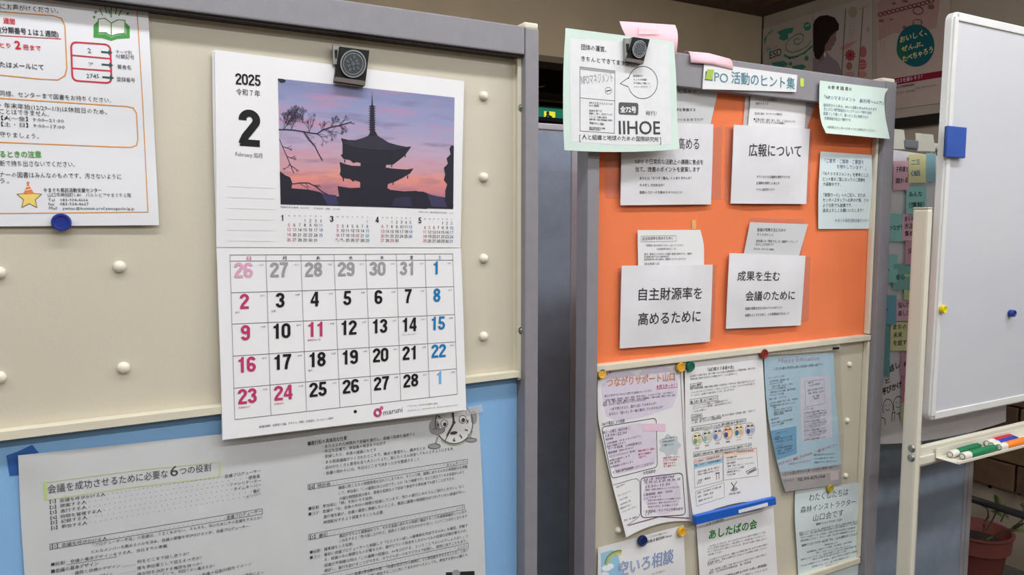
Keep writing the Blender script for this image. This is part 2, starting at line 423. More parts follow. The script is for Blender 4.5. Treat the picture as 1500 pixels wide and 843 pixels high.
# ============================================================ room shell
YB, XR = 3.2, 3.395
zc = PY(1107, 23, YB).z
zsoff = PY(790, 81, YB).z
def struct(name, mb, m, **kw):
    return mb.build(name, m, kind='structure', **kw)
struct('floor', MB().box(-3.2, XR, -3.6, 6.2, -0.1, 0.0), FLOORM)
ZC = max(zc, 2.5)
CEILZ = ZC
struct('ceiling', MB().box(-3.2, XR, -3.6, 6.2, CEIL + 0.12, CEIL + 0.22), CEILM)
struct('wall_back', MB().box(-3.2, XR, YB, YB + 0.15, zsoff, CEIL + 0.12), WALLM)
struct('wall_left', MB().box(-3.35, -3.2, -3.6, 6.2, 0, CEIL + 0.22), WALLM)
struct('wall_front', MB().box(-3.35, XR, -3.75, -3.6, 0, CEIL + 0.22), WALLM)
struct('wall_far', MB().box(-3.2, XR, 6.2, 6.35, 0, CEIL + 0.22), DARKM)
zbt = PXP(1335, 172, XR).z; zbb = PXP(1335, 186, XR).z
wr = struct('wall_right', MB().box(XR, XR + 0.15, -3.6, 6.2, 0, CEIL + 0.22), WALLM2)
struct('trim_1', MB().box(-3.2, XR, YB - 0.012, YB + 0.14, zsoff - 0.03, zsoff), mat('olive_brown_trim', (104, 94, 76), 0.6, 0.05, 10))
struct('trim_2', MB().box(XR - 0.03, XR, -1.0, YB, zbb, zbt), mat('black_rail_paint', (24, 20, 19), 0.4, 0.1, 10))
# crown beams under the dark wooden ceiling
struct('trim_3', MB().box(-3.2, XR, YB - 0.16, YB, zc, CEIL + 0.12), BEAMM)
struct('trim_4', MB().box(XR - 0.16, XR, -3.6, YB - 0.16, zc, CEIL + 0.12), BEAMM)
struct('trim_5', MB().box(XR - 0.006, XR, YB - 0.008, YB, 0.0, zc), DARKM)
# dark recess below the back wall: closed shutter plane with a pale head rail
struct('wall_recess', MB().box(-3.2, XR, YB + 0.9, YB + 0.95, 0, zsoff), mat('dark_olive_shutter', (60, 56, 44), 0.5, 0.1, 8))
struct('trim_7', MB().box(-3.2, XR, YB + .86, YB + .9, PY(808, 158, YB + .88).z, PY(808, 151, YB + .88).z), DARKM)
wrec = bpy.data.objects['wall_recess']
struct('trim_6', MB().box(-3.2, XR, YB + 0.86, YB + 0.9, zsoff - 0.10, zsoff - 0.05), mat('tan_rail', (120, 104, 74), 0.6, 0.05, 10))

# stone courses low on the right wall (each stone its own piece) with a grey plaster plinth below
zl = PXP(1428, 702, XR).z
BR = [mat('brown_stone_%s' % c, rgb, 0.75, 0.18, 25, 0.6, 60) for c, rgb in (('a', (104, 78, 58)), ('b', (88, 66, 50)), ('c', (116, 92, 66)))]
base_meshes = []
for k in range(3):
    mb = MB().box(0, 0.03, -0.14, 0.14, 0.0, 0.118, 0.005)
    me = bpy.data.meshes.new('brick'); me.from_pydata(mb.v, [], mb.f); me.materials.append(BR[k]); base_meshes.append(me)
for r in range(8):
    for c in range(12):
        o = bpy.data.objects.new('brick', base_meshes[random.randrange(3)]); COL.objects.link(o); o.parent = wr
        y = -0.2 + c * 0.29 + (0.145 if r % 2 else 0)
        o.location = Vector((XR - 0.03 + random.uniform(-.002, .002), y, zl + r * 0.125)) - WL[wr.name]

# ceiling lamps out of view; back row added to brighten the back wall
for (lx, ly, ln, pw) in LIGHTS:
    t = empty('ceiling_lamp', (lx, ly, CEIL - 0.06), label='unseen white surface mounted fluorescent lamp on the dark ceiling', cat='lamp', group='ceiling lamps')
    MB().box(lx - ln / 2 - .03, lx + ln / 2 + .03, ly - .1, ly + .1, CEIL - 0.055, CEIL + 0.12, .01).build('lamp_housing', IVORY, t)
    MB().tube([(lx - ln / 2, ly, CEIL - 0.062), (lx + ln / 2, ly, CEIL - 0.062)], 0.012, 10).build('tube', mat('lit_tube', (255, 252, 244), 0.5, 0.0, 1, emis=3.0), t, smooth=True)

# ============================================================ LEFT BOARD
YL = 1.095           # cream panel face
YLF = 1.068          # frame face
X769 = PY(769, 325, YLF).x; X788 = PY(788.5, 325, YLF).x
zTop = PY(769, 41, YLF).z; zRailB = PY(769, 80, YLF).z
zTr0 = PY(764, 553, YL - .01).z; zTr1 = PY(764, 545, YL - .01).z
lb = empty('partition_board', (X769 - 0.9, 1.09, 0.0), label='large grey framed partition board with cream steel top and blue lower panel, left half of the picture', cat='partition')
XL0 = X788 - 1.80
def lin(p, q, Y):
    a, c = PY(p[0], p[1], Y), PY(q[0], q[1], Y); k = (c.z - a.z) / (c.x - a.x)
    return lambda x: a.z + k * (x - a.x)
def bar(fb, ft, x0, x1, y0, y1, bev=.002):
    mb = MB().box(x0, x1, y0, y1, 0, 1, 0)
    bm = MB().box(x0, x1, y0, y1, 0.0, 0.04, bev)
    for v in bm.v:
        t = v.z / .04; v.z = fb(v.x) * (1 - t) + ft(v.x) * t
    return bm
rb_, rt_ = lin((217, 8), (769, 80), YLF), lin((500, -.5), (769, 38.5), YLF)
bar(rb_, rt_, XL0 + .02, X769 - .001, YLF, YLF + .045).build('top_rail', GREYM, lb)
st = MB().box(X769, X788, YLF - .001, YLF + .046, 0.03, zTop + .001, .0025).build('frame_post', GREYM, lb)
MB().box(X769, X788, YLF + .002, YLF + .045, zTop + .001, zTop + .011, .003).build('post_cap', CREAML, st)
MB().box(X769 - .012, X769 + .004, YLF + .02, YLF + .045, zTop + .001, zTop + .007, .002).build('post_cap', CREAML, st)
MB().box(XL0, XL0 + .025, YLF, YLF + .045, 0.03, zTop, .0025).build('frame_post', GREYM, lb)
MB().box(XL0 + .02, X769 - .001, YLF + .01, YLF + .04, .10, .14, .002).build('bottom_rail', GREYM, lb)
for xx in (XL0, X769):
    MB().box(xx - .01, xx + .035, .86, 1.32, 0.0, 0.03, .005).build('foot', GREYM, lb)
MB().box(XL0 + .02, X769 - .002, YL, YL + .012, zTr1 - .012, zRailB + .03).build('cream_panel', CREAM, lb)
# recess strips round the cream panel: top strip coloured as the rail's shade and the folded right lip
bar(lambda x: rb_(x) - .003, lambda x: rb_(x) + .001, XL0 + .02, X769 - .001, YLF + .006, YL, .0).build('shade_strip', mat('dark_shade_strip', (50, 42, 44), 0.7), lb)  # dark colour stands for the shade under the top rail
xl0 = PY(758, 325, YL).x
MB().box(xl0, X769 - .004, YL - .014, YL, zTr0, zRailB - .004, .003).build('side_lip', CREAML, lb)
tb_, tt_ = lin((0, 647), (764, 553), YL - .018), lin((0, 633), (764, 544), YL - .018)
bar(tb_, tt_, XL0 + .02, X769 - .004, YL - .018, YL - .0003).build('trim_bar', CREAML, lb)
bar(lambda x: .14, lambda x: tt_(x) - .004, XL0 + .02, X769 - .001, YL - .0008, YL - .0002, .0).build('blue_panel', BLUEP, lb)
def stud(px, py, Y, r, parent, m=None):
    c = PY(px, py, Y); MB().lathe(c, (0, -1, 0), [(r, -.001), (r, .0015), (r * .9, .0045), (r * .6, .0068), (r * .25, .0078)], 20).build('stud', m or mat('white_plastic_stud', (226, 220, 204), 0.35, 0.02, 50), parent, smooth=True)
for px, py in ((708, 141), (708, 260), (708, 379), (708, 493), (175, 391), (181, 539), (-2, 400), (-1, 553)):
    stud(px, py, YL, .0078, lb)
def bolt(px, py, Y, parent, r=.0042):
    c = PY(px, py, Y); MB().lathe(c, (0, -1, 0), [(r * 1.5, -.001), (r * 1.5, .001), (r * .9, .0012), (r * .85, .003), (r * .5, .0045)], 14).build('bolt', STEEL, parent, smooth=True)
for p in ((763.5, 158), (763.5, 484)): bolt(p[0], p[1], YL - .014, lb)

# ============================================================ RIGHT BOARD
YR = 1.155; YRF = 1.130
XA = PY(860, 325, YRF).x; XBq = PY(877, 325, YRF).x
XC_ = PY(1289, 325, YRF).x; XD = PY(1304, 325, YRF).x
zRT = PY(1150, 98, YRF).z; zRB = PY(1054, 133, YRF).z
rb = empty('partition_board', ((XA + XD) / 2, 1.15, 0), label='grey framed partition board with orange upper panel and cream steel lower panel', cat='partition')
MB().box(XA, XBq, YRF - .001, YRF + .035, .03, zRT, .002).build('frame_post', GREYM, rb)
pst = MB().box(XC_, XD, YRF - .001, YRF + .035, .03, zRT, .002).build('frame_post', GREYM, rb)
MB().box(XC_ - .004, XD, YRF + .004, YRF + .035, zRT, zRT + .009, .003).build('post_cap', CREAML, pst)
MB().box(XBq, XC_, YRF, YRF + .034, zRB, zRT - .001, .002).build('top_rail', GREYM, rb)
MB().box(XBq, XC_, YRF + .004, YRF + .03, .10, .14, .002).build('bottom_rail', GREYM, rb)
for xx in (XA, XC_):
    MB().box(xx - .01, xx + .04, .93, 1.37, 0.0, 0.03, .005).build('foot', GREYM, rb)
zo0 = PY(1080, 521, YR - .01).z; zo1 = PY(1080, 512, YR - .01).z
MB().box(XBq - .001, XC_, YR, YR + .008, zo1 - .002, zRB + .004).build('orange_panel', ORANGE, rb)
xlp = PY(1277, 325, YR - .01).x
MB().box(xlp, XC_ - .001, YR - .014, YR - .0005, zo1 + .002, zRB - .002, .002).build('side_lip', CREAML, rb)
MB().box(XBq, XC_ - .001, YR - .016, YR + .006, zo0, zo1, .002).build('trim_bar', CREAML, rb)
zq0 = PY(1268, 821, YR - .01).z; zq1 = PY(1268, 813, YR - .01).z
MB().box(XBq - .001, XC_, YR, YR + .008, .14, zo0 + .001).build('cream_panel', CREAM, rb)
MB().box(xlp, XC_ - .001, YR - .014, YR - .0005, zq1 + .001, zo0 - .002, .002).build('side_lip', CREAML, rb)
MB().box(XBq, XC_ - .004, YR - .016, YR - .0005, zq0, zq1, .002).build('trim_bar', CREAML, rb)
for p in ((1243.5, 534), (1240.5, 616), (1238, 697), (905, 777)): stud(p[0], p[1], YR, .0066, rb)
for p in ((1281.5, 441), (1277.5, 541), (1270.5, 768)): bolt(p[0], p[1], YR - .013, rb)

# ============================================================ LIBRARY NOTICE (left)
GR = (40, 40, 44); RED = (200, 40, 60); ORL = (214, 150, 70); GRN = (70, 150, 70)
nt_ = Sheet('notice', YL - .003, [(-140, -60, 216, -3), (-120, 333, 233, 330)], LAMI, w=lambda u, v: .0015 + .003 * math.sin(v * 5) ** 2 * u, label='laminated library rules notice with orange boxes, held by a blue magnet at far left', cat='notice')
nt_.part('border_line').line([(199.9, 2), (209, 150), (216.7, 310.7), (-120, 314)], 1.2, ORL)
nt_.line([(-60, 14), (0, 17), (78, 23), (90, 27), (95, 38), (98, 100), (95, 111), (85, 117), (60, 116), (0, 110), (-60, 106)], 1.6, ORL)
nt_.line([(-60, 141), (0, 144), (186, 156), (195, 158), (200, 166), (202, 204), (200, 213), (192, 216), (160, 215), (0, 208.5), (-60, 206)], 1.6, ORL)
nt_.part('label_diagram').rrect([(104, 61.5), (161.5, 65.5), (163.5, 122), (106, 118)], 2.4, (196, 50, 70), .16)
nt_.line([(106, 81), (162, 86)], 2, (196, 50, 70)).line([(106, 100), (163, 104)], 2, (196, 50, 70))
for (x, y, xe, ye) in ((149, 76, 160, 77), (150, 94.5, 161, 95.5), (151, 113, 162, 114)):
    nt_.line([(x, y), (xe, ye)], 2.6, (45, 85, 80)).fill([(xe - 1, ye - 4), (xe + 5, ye + .3), (xe - 1, ye + 4)], (45, 85, 80), 2)
nt_.text('2', 129, 77.5, 134, 77.7, 7).text('ア', 130, 97.5, 137, 97.8, 6.5).text('2745', 127, 114, 145.5, 115, 6)
nt_.text('テーマ別', 170, 78.5, 193, 80, 5.5).text('分類記号', 170, 85.5, 197, 87.5, 6.5).text('著者名', 172, 101, 192, 102.5, 6.5).text('登録番号', 171, 119, 198, 121, 6.5)
nt_.part('book_icon', 'green open book with rays printed in the corner')
nt_.fill([(137, 37), (143, 31), (143, 50), (155, 50), (163, 55), (172, 52), (185, 50), (184, 33), (190, 39), (190, 56), (172, 57), (163, 60), (150, 56), (137, 55)], GRN)
nt_.fill([(144, 28), (154, 27), (163, 34), (163, 53), (155, 48), (144, 48)], (235, 238, 235), 2).line([(144, 28), (154, 27), (163, 34), (163, 53), (155, 48), (144, 48)], 1.3, GRN, 3, True)
nt_.fill([(183, 30), (173, 29), (163, 34), (163, 53), (172, 50), (183, 49)], (235, 238, 235), 2).line([(183, 30), (173, 29), (163, 34), (163, 53), (172, 50), (183, 49)], 1.3, GRN, 3, True)
for a in ((146, 13, 150, 22), (154, 10, 156, 19), (163, 9, 163, 25), (171, 11, 169, 21), (178, 15, 174, 23), (160, 15, 161, 21)):
    nt_.line([(a[0], a[1]), (a[2], a[3])], 1.4, GRN)
for a in ((140, 18), (138, 25), (187, 20), (183, 11)):
    nt_.fill([(a[0], a[1] - 3), (a[0] + 1, a[1] - 1), (a[0] + 3, a[1]), (a[0] + 1, a[1] + 1), (a[0], a[1] + 3), (a[0] - 1, a[1] + 1), (a[0] - 3, a[1]), (a[0] - 1, a[1] - 1)], GRN)
nt_.part('body_text').text('にお声がけください。', 1, 13.5, 86, 20, 8.5)
nt_.text('(分類番号１は１週間)', 0, 47.5, 86, 55, 9, GR, .015).line([(0, 52), (89, 57)], 1, RED)
nt_.text('たはメールにて', 0, 98.5, 64, 103, 8.5, GR, .012)
nt_.text('同様、センターまで図書をお持ちください。', 0, 140.5, 163, 151, 8)
nt_.text('・年末年始(12/29~1/3)は休館日のため、', 0, 158, 157, 168, 8).text('ことはできません。', 0, 167, 72, 171, 8)
nt_.text('【火～金】9:00~21:00', 2, 176, 94, 180.5, 6.6).text('【土・日】9:00~17:00', 2, 185, 95, 189.5, 6.6).text('守りましょう。', 0, 200.5, 57, 204, 8)
nt_.text('断で持ち出さないでください。', 0, 243.5, 110, 245, 8.5).text('ナーの図書はみんなのものです。汚さないように', 0, 260, 178, 263, 8.5).text('う。', 0, 269, 14, 269, 8)
nt_.part('coloured_text').text('週間', 5, 34, 22, 36, 8, RED, .02).text('とり', 0, 70, 16, 71, 8, RED, .015).text('2', 22, 71.5, 31, 72, 11.5, RED, .03).text('冊まで', 34, 73, 60, 75, 8, RED, .015)
nt_.text('るときの注意', 0, 230.5, 61, 231, 9.5, (84, 150, 60), .02)
nt_.part('address_text').text('やまぐち県民活動支援センター', 64, 282, 149, 282, 6.5, GR, .015).text('山口市神田町1-80　パルトピアやまぐち２階', 70, 288.5, 192, 289, 6)
nt_.text('Tel　083-934-4666', 71, 295.5, 129, 295.5, 5.5).text('fax　083-934-4667', 71, 301.5, 130, 301.5, 5.5).text('Mail　yamas@kenmin.pref.yamaguchi.lg.jp', 72, 307.5, 197, 308, 5.5)
nt_.part('star_picture', 'plain yellow star with striped orange cone hat')
sp = []
for i in range(10):
    a = -math.pi / 2 + i * math.pi / 5; r = 19 if i % 2 == 0 else 9
    sp.append((43 + r * math.cos(a), 290 + r * .92 * math.sin(a)))
nt_.fill(sp, (232, 205, 110), 1).line(sp, .8, (120, 100, 60), 2, True)
nt_.fill([(41, 269), (50, 284), (34, 285)], (222, 130, 80), 2).line([(38, 279), (47, 277)], 1.4, (240, 215, 180), 3).line([(39.5, 274), (44, 273)], 1.2, (240, 215, 180), 3).ell(41, 268, 2, 2, (222, 120, 80), 3)

def magnet(px, py, Y, r, rgb, label, depth=.007, group=None):
    c = PY(px, py, Y)
    m = mat('magnet_plastic_%d_%d_%d' % rgb, rgb, .35, .03, 60, spec=.5)
    return MB().lathe(c, (0, -1, 0), [(r * .95, 0), (r, .001), (r, depth * .75), (r * .9, depth), (r * .7, depth), (r * .62, depth * .88), (0.0, depth * .85)], 28).build('magnet', m, None, smooth=True, label=label, cat='magnet', group=group)
magnet(90, 326, YL - .0065, .0112, (22, 44, 130), 'round blue magnet at the bottom edge of the library notice')

# ============================================================ CALENDAR
YCL = YL - .006
cal = empty('wall_calendar', PY(497, 640, YCL), label='large February 2025 wall calendar with pagoda sunset photograph, hanging from a clip', cat='calendar')
class SubSheet(Sheet): pass
for k, (dx, dy) in enumerate(((-3.5, 1.5), (-2, 1))):
    Sheet('under_page', YCL + .0022 - k * .001, [(314 + dx, 73 + dy, 679, 119.5), (316 + dx, 200, 677, 220), (319 + dx * .6, 362, 674, 363)], PAPER, w=lambda u, v: .0012 + .003 * math.sin(v * 3.1) * (1 - .4 * u), nv=14, parent=cal)
    Sheet('under_page', YCL + .0022 - k * .001, [(319 + dx * .4, 366, 674.5, 367), (321 + dx * .4, 455, 677.5, 440), (324.5 + dx * .4, 550, 680.5, 523), (327 + dx * .5, 646, 682.5, 602.5 - k)], PAPER, w=lambda u, v: .003 + .0135 * v ** 1.5 + .001 * math.sin(u * 7), nv=14, parent=cal)
WU = lambda u, v: .002 + .003 * math.sin(v * 3.1) * (1 - .4 * u)
up_ = Sheet('upper_page', YCL, [(314.5, 73, 680, 119), (316.5, 218, 677, 240), (317, 362.5, 674.5, 363)], PAPER, w=WU, nv=16, parent=cal)
WLo = lambda u, v: .0035 + .0135 * v ** 1.5 + .001 * math.sin(u * 7)
lo_ = Sheet('lower_page', YCL, [(317, 363.5, 675, 364), (320.5, 455, 678, 440), (323.5, 550, 680.5, 522), (326.5, 645, 683, 601)], PAPER, w=WLo, nv=20, nu=18, parent=cal)
MG = (184, 54, 106); BL = (28, 118, 172); GY = (165, 165, 168); BK_ = (22, 22, 26)
up_.part('year_text').number('2025', 345, 123.5, 382, 126.5, 16.5, BK_, .3)
up_.text('令和７年', 346, 139, 381, 142, 9.5, (50, 50, 54)).text('February 如月', 345, 229, 384, 232, 7.5, (90, 90, 94))
up_.part('month_number').number('2', 350, 213.5, 381.5, 215.5, 54.5, BK_, .36)
up_.part('memo_lines')
for i in range(6):
    y = 273 + i * 16; up_.line([(333, y), (402, y + 3 - i * .5)], .6, (212, 212, 214))
# photograph printed on the page: dusk sky print
def photo_mat():
    m = bpy.data.materials.new('printed_dusk_sky'); m.use_nodes = True; nt = m.node_tree; N = nt.nodes; L = nt.links
    b = N['Principled BSDF']; b.inputs['Roughness'].default_value = .45; b.inputs['Specular IOR Level'].default_value = .3
    tc = N.new('ShaderNodeTexCoord'); sp = N.new('ShaderNodeSeparateXYZ'); L.new(tc.outputs['Generated'], sp.inputs[0])
    mp = N.new('ShaderNodeMapping'); mp.inputs['Scale'].default_value = (1.3, 1, 4.5); mp.inputs['Rotation'].default_value = (0, -.35, 0); L.new(tc.outputs['Generated'], mp.inputs[0])
    no = N.new('ShaderNodeTexNoise'); no.inputs['Scale'].default_value = 1.6; no.inputs['Detail'].default_value = 5; no.inputs['Roughness'].default_value = .55; L.new(mp.outputs[0], no.inputs[0])
    ad = N.new('ShaderNodeMath'); ad.operation = 'MULTIPLY_ADD'; ad.inputs[1].default_value = .22; L.new(no.outputs['Fac'], ad.inputs[0])
    sb = N.new('ShaderNodeMath'); sb.operation = 'SUBTRACT'; sb.inputs[1].default_value = .11; L.new(ad.outputs[0], sb.inputs[0])
    L.new(sp.outputs[2], ad.inputs[2])
    cr = N.new('ShaderNodeValToRGB'); L.new(sb.outputs[0], cr.inputs[0]); e = cr.color_ramp.elements
    stops = [(0.0, (150, 106, 130)), (.14, (196, 126, 134)), (.24, (222, 144, 130)), (.34, (196, 150, 160)), (.48, (180, 160, 184)), (.62, (160, 152, 184)), (.78, (142, 146, 184)), (1.0, (124, 130, 170))]
    e[0].position, e[0].color = stops[0][0], s2l(stops[0][1]) + (1,); e[1].position, e[1].color = 1.0, s2l(stops[-1][1]) + (1,)
    for p, c in stops[1:-1]:
        q = e.new(p); q.color = s2l(c) + (1,)
    n2 = N.new('ShaderNodeTexNoise'); n2.inputs['Scale'].default_value = 2.3; n2.inputs['Detail'].default_value = 4; L.new(mp.outputs[0], n2.inputs[0])
    c2 = N.new('ShaderNodeValToRGB'); c2.color_ramp.elements[0].position = .52; c2.color_ramp.elements[1].position = .72; L.new(n2.outputs['Fac'], c2.inputs[0])
    mx = N.new('ShaderNodeMix'); mx.data_type = 'RGBA'; mx.inputs[7].default_value = s2l((204, 128, 150)) + (1,)
    ml = N.new('ShaderNodeMath'); ml.operation = 'MULTIPLY'; ml.inputs[1].default_value = .6; L.new(c2.outputs[0], ml.inputs[0])
    L.new(ml.outputs[0], mx.inputs[0]); L.new(cr.outputs[0], mx.inputs[6])
    c3 = N.new('ShaderNodeValToRGB'); c3.color_ramp.elements[0].position = .30; c3.color_ramp.elements[1].position = .45
    c3.color_ramp.elements[0].color = (1, 1, 1, 1); c3.color_ramp.elements[1].color = (0, 0, 0, 1); L.new(n2.outputs['Fac'], c3.inputs[0])
    m3 = N.new('ShaderNodeMix'); m3.data_type = 'RGBA'; m3.inputs[7].default_value = s2l((112, 100, 136)) + (1,)
    ml3 = N.new('ShaderNodeMath'); ml3.operation = 'MULTIPLY'; ml3.inputs[1].default_value = .55; L.new(c3.outputs[0], ml3.inputs[0])
    L.new(ml3.outputs[0], m3.inputs[0]); L.new(mx.outputs[2], m3.inputs[6]); L.new(m3.outputs[2], b.inputs['Base Color'])
    return m
up_.part('dusk_sky_photograph', 'printed photograph of a purple and pink evening sky').fill([(407, 115), (665.8, 143), (663.6, 306.5), (411, 299.5)], photo_mat(), 1)
SIL = (38, 38, 50)
up_.part('pagoda_picture', 'dark silhouette of a five-storied pagoda')
def cp(x, y): return (470 + x / 4.436, 120 + y / 4.436)
pag = [(332, 58), (338, 150), (346, 160), (350, 318), (360, 332), (368, 350), (440, 395), (500, 412), (545, 424), (588, 420), (545, 480), (500, 515), (470, 538), (425, 540), (420, 556), (450, 562), (520, 568), (560, 570), (602, 562), (580, 595), (530, 625), (480, 650), (435, 665), (432, 690), (450, 702), (540, 712), (626, 708), (618, 722), (680, 730), (690, 826), (110, 804), (118, 740), (108, 678), (150, 684), (190, 690), (255, 688), (255, 652), (220, 640), (210, 650), (190, 632), (140, 625), (122, 602), (128, 575), (121, 520), (160, 535), (200, 545), (257, 547), (257, 528), (235, 522), (210, 528), (190, 510), (145, 500), (128, 475), (140, 470), (140, 400), (130, 366), (180, 378), (225, 379), (270, 366), (308, 350), (318, 330), (320, 155), (328, 150)]
up_.fill([cp(*p) for p in pag], SIL, 2)
for k in range(11):
    x0, y0 = cp(313, 160 + k * 15); x1, y1 = cp(353, 160 + k * 15); up_.line([(x0, y0), (x1, y1)], 1.2, SIL, 2)
for (x, y) in ((155, 516), (146, 637), (460, 545), (548, 482), (563, 620), (469, 660)):
    a = cp(x, y); up_.line([(a[0], a[1] - 2), (a[0], a[1] + 1.6)], 1.6, SIL, 2)
up_.fill([cp(*p) for p in [(140, 395), (200, 425), (330, 442), (480, 445), (560, 424), (500, 412), (440, 395), (368, 350), (300, 356), (225, 379), (180, 378)]], (50, 49, 63), 3)
up_.part('landscape_silhouettes')
up_.fill([(663.6, 306.5), (411, 299.5), (409.8, 251), (414, 254), (418, 257), (425, 260), (428, 268), (427, 276), (440, 277), (452, 278), (466, 281), (480, 286), (495, 288), (600, 280), (620, 281), (635, 287), (650, 289), (660, 294), (664, 300)], SIL, 2)
up_.fill([(470, 284), (492, 286), (496, 300), (480, 301)], (58, 58, 92), 3).fill([(625, 284), (650, 290), (655, 304), (632, 303)], (62, 58, 88), 3).fill([(578, 290), (600, 288), (604, 303), (574, 302)], (52, 50, 74), 3)
up_.fill([(664.6, 214), (661, 213), (658, 218), (660, 226), (654, 232), (656, 240), (650, 246), (652, 256), (650, 264), (655, 270), (652, 280), (652, 296), (656, 303), (663.6, 306.5)], SIL, 3)
up_.fill([(407, 115), (414, 115.7), (419, 118), (417, 121), (411, 121.5), (407.2, 118)], SIL, 2)
BRN = (52, 46, 66)
def branch(x0, y0, a, L, wd, d, rnd):
    x1, y1 = x0 + L * math.cos(a), y0 - L * math.sin(a)
    if x1 < 408.5 or y1 < 117 + (x1 - 407) * .11 or x1 > 530: return
    up_.line([(x0, y0), (x1, y1)], wd, BRN, 3)
    if d == 0: return
    for s_ in (-1, 1):
        if rnd.random() < .85: branch(x1, y1, a + s_ * rnd.uniform(.25, .7), L * rnd.uniform(.6, .85), wd * .72, d - 1, rnd)
    branch(x1, y1, a + rnd.uniform(-.2, .2), L * .8, wd * .8, d - 1, rnd) if rnd.random() < .5 else None
rn = random.Random(3)
main = [(408.6, 190), (420, 190), (432, 191), (444, 193), (455, 195), (464, 196), (474, 190), (486, 186), (497, 184), (508, 181)]
up_.line(main, 1.7, BRN, 3)
for (x, y, a, L, d) in ((415, 190, .9, 9, 4), (427, 190, 1.3, 9, 4), (432, 180, 1.5, 8, 4), (420, 184, .8, 9, 4), (444, 180, 1.7, 8, 3), (444, 193, -1.0, 10, 3), (474, 190, -.4, 8, 3), (470, 193, .9, 7, 3), (486, 186, 1.2, 6, 3), (497, 184, .7, 6, 3), (497, 184, -.8, 5, 3), (508, 181, .2, 5, 2), (464, 196, -.6, 9, 3), (452, 195, 1.2, 9, 4), (418, 182, 1.4, 8, 4)):
    branch(x, y, a, L * .9, .8, d + 1, rn); branch(x, y, a + .4, L * .7, .6, d, rn)
up_.line([(444, 193), (452, 203), (461, 214), (467, 226), (472, 235)], 1.5, BRN, 3)
up_.line([(409.2, 204), (414, 215), (420, 229), (426, 243), (430, 253)], 1.0, BRN, 3)
for (x, y, a) in ((414, 215, -.3), (420, 229, -.4), (426, 243, -.5), (425, 240, -2.2)): branch(x, y, a, 6, .8, 2, rn)
up_.line([(425, 270), (440, 268), (452, 268), (462, 273), (472, 281), (480, 285)], 1.2, BRN, 3)
for (x, y, a) in ((440, 268, -.9), (448, 268, -1.1), (458, 271, -.2)): branch(x, y, a, 5, .7, 2, rn)
up_.part('caption_text').text('瑠璃光寺五重塔（山口市）　写真提供・撮影　山口県', 411, 304.5, 498, 308, 2.6, (110, 110, 112)).text('令和の山口　国宝瑠璃光寺五重塔　vol.79', 613, 311.5, 664, 313.5, 2.4, (110, 110, 112))
MINI = [(1, 3, 31, (411.5, 416, 323.5), [423, 431.2, 439, 446.7, 454.5, 462.3, 470], [317.3, 325.2, 331.8, 338.7, 346.2, 353.6], [13]),
        (3, 6, 31, (483, 488.5, 325), [494.3, 501.7, 509, 516.3, 523.4, 530.7, 538], [318.8, 326.5, 333.4, 340, 347, 354], [20]),
        (4, 2, 30, (550, 554.8, 326.4), [560.2, 567, 574, 581, 588, 594.6, 601], [320, 327.5, 334.2, 341.2, 348, 354.6], [29]),
        (5, 4, 31, (612.8, 617.2, 327.4), [622.2, 629, 635.6, 642, 648.3, 654.6, 661.2], [321.8, 328.8, 335.6, 342.2, 348.6, 355.2], [5, 6])]
for (mo, st0, nd, (hx0, hx1, hy), cx, ry, hol) in MINI:
    up_.part('small_calendar').number(str(mo), hx0, hy, hx1, hy, 8.6, BK_, .3)
    for k in range(7):
        up_.text('日月火水木金土'[k], cx[k] - 1.1, ry[0] + (k * .12), cx[k] + 1.1, ry[0] + k * .12, 2.2, (MG if k == 0 else BL if k == 6 else (90, 90, 92)))
    for d in range(1, nd + 1):
        q = st0 + d - 1; r, c = q // 7, q % 7
        col = MG if (c == 0 or d in hol) else BL if c == 6 else (30, 30, 34)
        if r == 5:
            r = 4; up_.text('/%d' % d, cx[c] + .2, ry[5] + .3, cx[c] + 3, ry[5] + .3, 2.6, col); continue
        if mo == 3 and d in (23, 24):
            up_.number(str(d), cx[c] - 3, ry[5] - 2, cx[c] + .2, ry[5] - 2, 2.6, col); continue
        hw = 2.7 if d > 9 else 1.25
        y = ry[r + 1] + (c - 3) * .12 + .3
        up_.number(str(d), cx[c] - hw, y, cx[c] + hw, y, 4.4, col, .2)
# lower page grid
TX = [336.7, 389.4, 440.6, 489, 535.6, 580.5, 622.5, 663]; BX = [344, 397, 449, 498, 544, 587, 629, 670]
HL = [(373.8, 372), (382.7, 381.3), (429, 420), (475, 461), (522, 501), (569, 540.4), (615, 577.8)]
def gp(ci, ri):
    """grid point, fractional column and row"""
    i = min(int(ci), 6); u = ci - i; j = min(int(ri), 5); v = ri - j
    yl = HL[j][0] + (HL[j + 1][0] - HL[j][0]) * v; yr = HL[j][1] + (HL[j + 1][1] - HL[j][1]) * v
    t = (yl - 373.8) / (615 - 373.8)
    x = (TX[i] + (TX[i + 1] - TX[i]) * u) * (1 - t) + (BX[i] + (BX[i + 1] - BX[i]) * u) * t
    q = (x - (336.7 * (1 - t) + 344 * t)) / ((663 * (1 - t) + 670 * t) - (336.7 * (1 - t) + 344 * t))
    return (x, yl + (yr - yl) * q)
lo_.part('grid_lines')
for j in range(7): lo_.line([gp(c, j) for c in range(8)], .8, (105, 105, 112))
for c in range(8): lo_.line([gp(c, j) for j in range(7)], .7, (125, 125, 132))
lo_.part('weekday_header')
for k in range(7):
    a = gp(k + .465, .86); b = gp(k + .585, .86); lo_.text('日月火水木金土'[k], a[0], a[1], b[0], b[1], 5.8, MG if k == 0 else BL if k == 6 else BK_, .012)
days = [26, 27, 28, 29, 30, 31] + list(range(1, 29)) + [1]
roku = ['大安', '赤口', '先勝', '友引', '先負', '仏滅']
